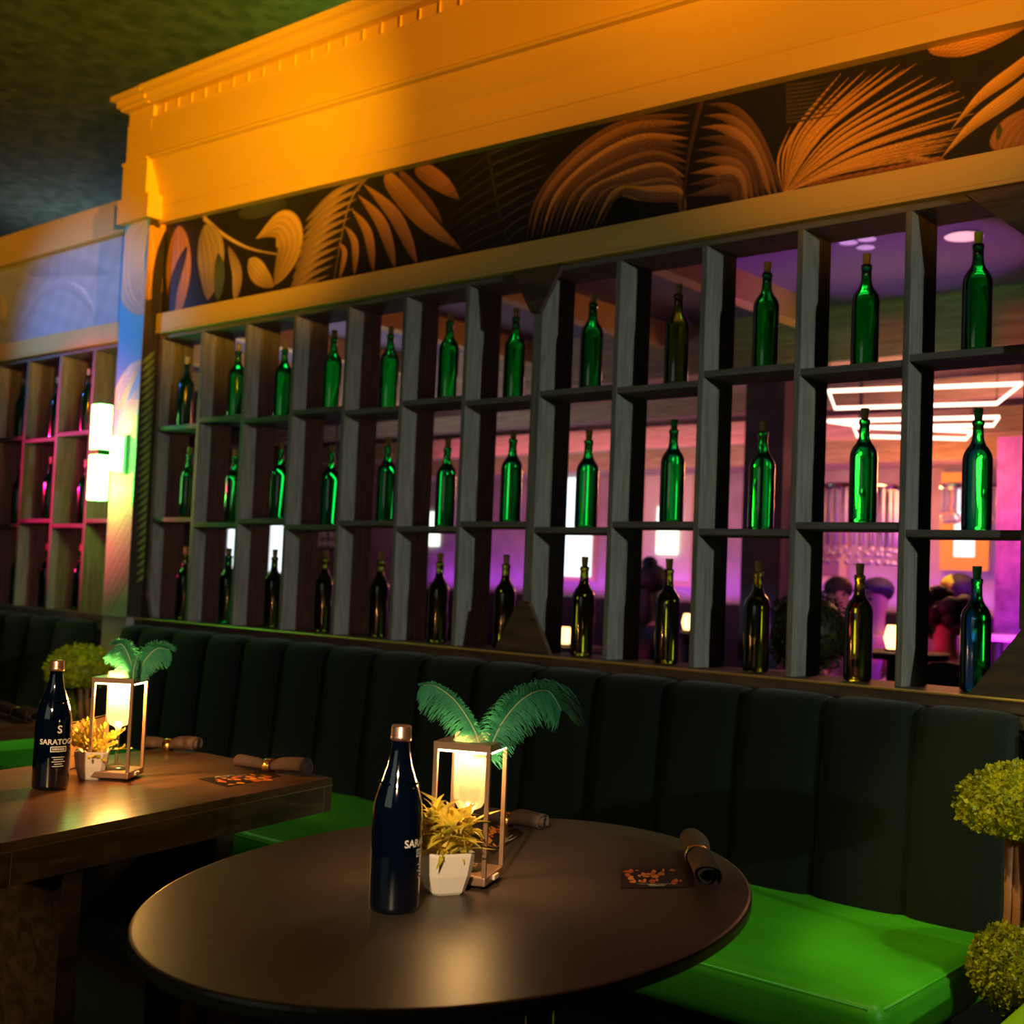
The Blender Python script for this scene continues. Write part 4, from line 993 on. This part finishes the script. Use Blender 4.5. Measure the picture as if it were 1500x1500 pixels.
# bench, tables and topiary in the bar
tag(bxo('bar_bench', -11.9, 2.3, 6.2, 7.2, 0, 1.12, MT['bench']), 'long dark bench back along the bar wall', 'bench')
for (x, y, Y, lab) in ((1462, 930, 4.3, 'small round pink-lit table top near the damask wall'), (1120, 985, 1.6, 'round bar table behind the dark column')):
    p = at(x, y, Y); t = thing('bar_table', lab, 'table', (p.x, p.y, 0)); bm = bmesh.new(); lathe(bm, [(.22, p.z - .03), (.22, p.z), (.0001 + .2, p.z + .001)], (p.x, p.y, 0), 32); obj('tabletop', bm, mat('pink_top', (.8, .45, .5), .4), t)
    bm = bmesh.new(); lathe(bm, [(.18, 0), (.03, .03), (.03, p.z - .03)], (p.x, p.y, 0), 20); obj('pedestal', bm, MT['black'], t)
p = at(1183, 925, 1.3)
topiary((p.x, p.y), [(0, p.z, .17, .155, False)], (p.z - .25, p.z - .1, ((0, 0, .015, 0),)), p.z - .40, 'dark round topiary ball in a purple pot behind the tenth and eleventh columns', 'topid', 8, 1500, .014)
for o_ in list(bpy.data.objects):
    if o_.name.startswith('pot') and o_.parent and o_.parent.name == 'topiary.002': o_.data.materials[0] = MT['purplepot']
def glow_candle(x, y, Y, label):
    p = at(x, y, Y); t = thing('candle_lamp', label, 'lamp', (p.x, p.y, p.z - .06)); bm = bmesh.new(); lathe(bm, [(.03, p.z - .05), (.045, p.z), (.03, p.z + .06)], (p.x, p.y, 0), 16); obj('shade', bm, MT['candle'], t, True)
    bm = bmesh.new(); lathe(bm, [(.04, p.z - .06), (.04, p.z - .05)], (p.x, p.y, 0), 16); obj('base', bm, MT['black'], t)
    tb = thing('bar_table', 'dark table under the ' + label.split(' in ')[0].split(' beside ')[0], 'table', (p.x, p.y, 0)); bm = bmesh.new(); lathe(bm, [(.25, p.z - .09), (.25, p.z - .0605)], (p.x, p.y, 0), 24); obj('tabletop', bm, MT['bench'], tb)
    bm = bmesh.new(); lathe(bm, [(.15, 0), (.03, .03), (.03, p.z - .09)], (p.x, p.y, 0), 16); obj('pedestal', bm, MT['black'], tb)
glow_candle(828, 932, 3.2, 'round warm table lamp beside the eighth bottom bottle')
glow_candle(1309, 935, 2.3, 'tall warm table lamp in front of the capped guest')
glow_candle(1008, 912, 4.0, 'small warm candle right of the ponytailed guest')

# ------------------------------------------------------------------ people in the bar
SK = mat('skin', (.55, .32, .25), .55); HAIR = mat('dark_hair', (.02, .015, .02), .6, bump=(80, .5))
def person(head, facing, shirt, label, hair='short', cap=None, scale=1.0):
    """seated figure; head = centre of the head"""
    t = thing('person', label, 'person', (head.x, head.y, 0), 0)
    fz = Vector((math.cos(facing), math.sin(facing), 0)); sd = Vector((-fz.y, fz.x, 0)); s = scale
    def W(f, l, z): return head + fz * f * s + sd * l * s + Vector((0, 0, z)) * s
    V = [(W(0, 0, -.78), .15), (W(.02, 0, -.55), .145), (W(0, 0, -.33), .15), (W(0, 0, -.22), .08), (W(0, 0, -.13), .055), (W(.01, 0, -.03), .085), (W(0, 0, .05), .095), (W(0, 0, .10), .07)]
    E = [(i, i + 1) for i in range(7)]
    for sg in (1, -1):
        b_ = len(V); V += [(W(0, .17 * sg, -.28), .06), (W(.05, .23 * sg, -.52), .05), (W(.27, .17 * sg, -.56), .038), (W(.36, .12 * sg, -.55), .03), (W(.42, .10 * sg, -.56), .018)]
        E += [(2, b_), (b_, b_ + 1), (b_ + 1, b_ + 2), (b_ + 2, b_ + 3), (b_ + 3, b_ + 4)]
        b_ = len(V); V += [(W(.05, .09 * sg, -.82), .10), (W(.42, .11 * sg, -.80), .075), (W(.45, .11 * sg, -1.15), .055), (W(.43, .11 * sg, -min(1.25, head.z / s - .05)), .04), (W(.56, .11 * sg, -min(1.28, head.z / s - .03)), .03)]
        E += [(0, b_), (b_, b_ + 1), (b_ + 1, b_ + 2), (b_ + 2, b_ + 3), (b_ + 3, b_ + 4)]
    me = bpy.data.meshes.new('body'); me.from_pydata([tuple(v_[0]) for v_ in V], E, []); me.materials.append(SK); me.materials.append(shirt)
    o = bpy.data.objects.new('body', me); link(o, t); m = o.modifiers.new('skin', 'SKIN'); m.use_smooth_shade = True
    for i, v_ in enumerate(V): o.data.skin_vertices[0].data[i].radius = (v_[1] * s, v_[1] * s)
    o.data.skin_vertices[0].data[0].use_root = True
    o.modifiers.new('sub', 'SUBSURF').levels = 1; o.modifiers['sub'].render_levels = 2
    # clothing: sweater shell
    V2 = V[:4]; E2 = [(0, 1), (1, 2), (2, 3)]
    for bse in (8, 18):
        b_ = len(V2); V2 += V[bse:bse + 3]; E2 += [(2, b_), (b_, b_ + 1), (b_ + 1, b_ + 2)]
    me = bpy.data.meshes.new('shirt'); me.from_pydata([tuple(v_[0]) for v_ in V2], E2, []); me.materials.append(shirt)
    o = bpy.data.objects.new('shirt', me); link(o, t); m = o.modifiers.new('skin', 'SKIN'); m.use_smooth_shade = True
    for i, v_ in enumerate(V2): r_ = (v_[1] + .014) * s; o.data.skin_vertices[0].data[i].radius = (r_, r_)
    o.data.skin_vertices[0].data[0].use_root = True; o.modifiers.new('sub', 'SUBSURF').levels = 1; o.modifiers['sub'].render_levels = 2
    # face
    bm = bmesh.new()
    for l in (.035, -.035): bmesh.ops.create_icosphere(bm, subdivisions=2, radius=.013 * s, matrix=Matrix.Translation(W(.088, l, .01)))
    obj('eyes', bm, HAIR, t, True)
    bm = bmesh.new(); bmesh.ops.create_cone(bm, segments=10, radius1=.016 * s, radius2=.006 * s, depth=.05 * s, cap_ends=True, matrix=Matrix.Translation(W(.10, 0, -.015))); obj('nose', bm, SK, t, True)
    bm = bmesh.new(); bmesh.ops.create_icosphere(bm, subdivisions=2, radius=1, matrix=Matrix.Translation(W(.088, 0, -.06)) @ Matrix.Rotation(facing, 4, 'Z') @ Matrix.Diagonal((.012 * s, .026 * s, .008 * s, 1))); obj('mouth', bm, mat('lips', (.5, .1, .1), .4), t, True)
    rnd = random.Random(int(head.x * 100)); bm = bmesh.new()
    def blob(f, l, z, a, b2, c_): bmesh.ops.create_icosphere(bm, subdivisions=3, radius=1, matrix=Matrix.Translation(W(f, l, z)) @ Matrix.Rotation(facing, 4, 'Z') @ Matrix.Diagonal((a * s, b2 * s, c_ * s, 1)))
    if hair == 'short': blob(-.02, 0, .07, .105, .10, .085)
    if hair == 'pony': blob(-.015, 0, .05, .11, .105, .10); blob(-.03, .01, .15, .05, .05, .045); blob(-.06, 0, -.1, .05, .085, .17)
    if hair == 'curly':
        for i in range(26):
            a = rnd.uniform(0, 2 * PI); z = rnd.uniform(-.10, .14); blob(-.03 + .085 * math.cos(a) - .02, .11 * math.sin(a), z, .055, .055, .055)
    if hair == 'long': blob(-.02, 0, .05, .11, .11, .095); blob(-.06, 0, -.13, .05, .11, .16)
    obj('hair', bm, HAIR, t, True)
    if cap:
        bm = bmesh.new(); 
        bmesh.ops.create_icosphere(bm, subdivisions=3, radius=1, matrix=Matrix.Translation(W(0, 0, .075)) @ Matrix.Rotation(facing, 4, 'Z') @ Matrix.Diagonal((.112 * s, .106 * s, .075 * s, 1)))
        bmesh.ops.delete(bm, geom=[v_ for v_ in bm.verts if v_.co.z < head.z + .055 * s], context='VERTS')
        bmesh.ops.create_icosphere(bm, subdivisions=2, radius=1, matrix=Matrix.Translation(W(.14, 0, .06)) @ Matrix.Rotation(facing, 4, 'Z') @ Matrix.Diagonal((.085 * s, .085 * s, .010 * s, 1)))
        o = obj('cap', bm, cap, t, True); o.modifiers.new('solid', 'SOLIDIFY').thickness = .006
    # chair that carries the figure
    ch = thing('bar_chair', 'dark chair under the ' + label.split(' in the bar')[0], 'chair', (head.x, head.y, 0)); sz = head.z - .95 * s
    bm = bmesh.new(); c = Vector((head.x, head.y, 0)) + fz * .12
    lathe(bm, [(.22, max(.05, sz - .05)), (.22, max(.08, sz))], c, 24); obj('seat', bm, MT['bench'], ch)
    bm = bmesh.new(); lathe(bm, [(.2, 0), (.03, .03), (.03, max(.05, sz - .05))], c, 16); obj('pedestal', bm, MT['black'], ch)
def hp(x, y, Y): return at(x, y, Y)
person(hp(958, 862, 3.0), math.radians(60), mat('black_shirt', (.02, .015, .03), .8), 'ponytailed person in dark top seen from behind in the bar', 'pony')
person(hp(1283, 880, 4.3), math.radians(-110), mat('pink_shirt', (.75, .3, .8), .7), 'person in dark cap and pink top facing the shelves in the bar', 'short', mat('navy_cap', (.03, .02, .10), .7))
person(hp(1385, 905, 3.3), math.radians(100), mat('lilac_shirt', (.6, .3, .65), .7), 'person with big dark curly hair in the bar', 'curly')
person(hp(1402, 875, 4.6), math.radians(160), mat('brown_shirt', (.25, .1, .1), .7), 'person in a lime green cap in the bar', 'short', mat('lime_cap', (.55, .75, .02), .7))
pc = at(1385, 1000, 1.9); ch = thing('bar_chair', 'dark chair with rounded back low behind the right bottom bottle', 'chair', (pc.x, pc.y, 0))
bm = bmesh.new(); prism_y(bm, [(pc.x - .17, .45)] + [(pc.x + .17 * math.cos(a * PI / 10), pc.z - .08 + .17 * math.sin(a * PI / 10)) for a in range(10, -1, -1)] + [(pc.x + .17, .45)], pc.y - .02, pc.y + .03); obj('backrest', bm, MT['bench'], ch, bevel=.01)
bxo('seat', pc.x - .19, pc.x + .19, pc.y - .01, pc.y + .38, .40, .45, MT['bench'], ch, .01)
for sx in (-.17, .14):
    for sy in (0, .34): bxo('leg', pc.x + sx, pc.x + sx + .03, pc.y + sy, pc.y + sy + .03, 0, .40, MT['black'], ch)
person(hp(1228, 872, 5.3), math.radians(-60), mat('maroon_shirt', (.2, .05, .12), .8), 'seated person in maroon left of the capped guest in the bar', 'long')
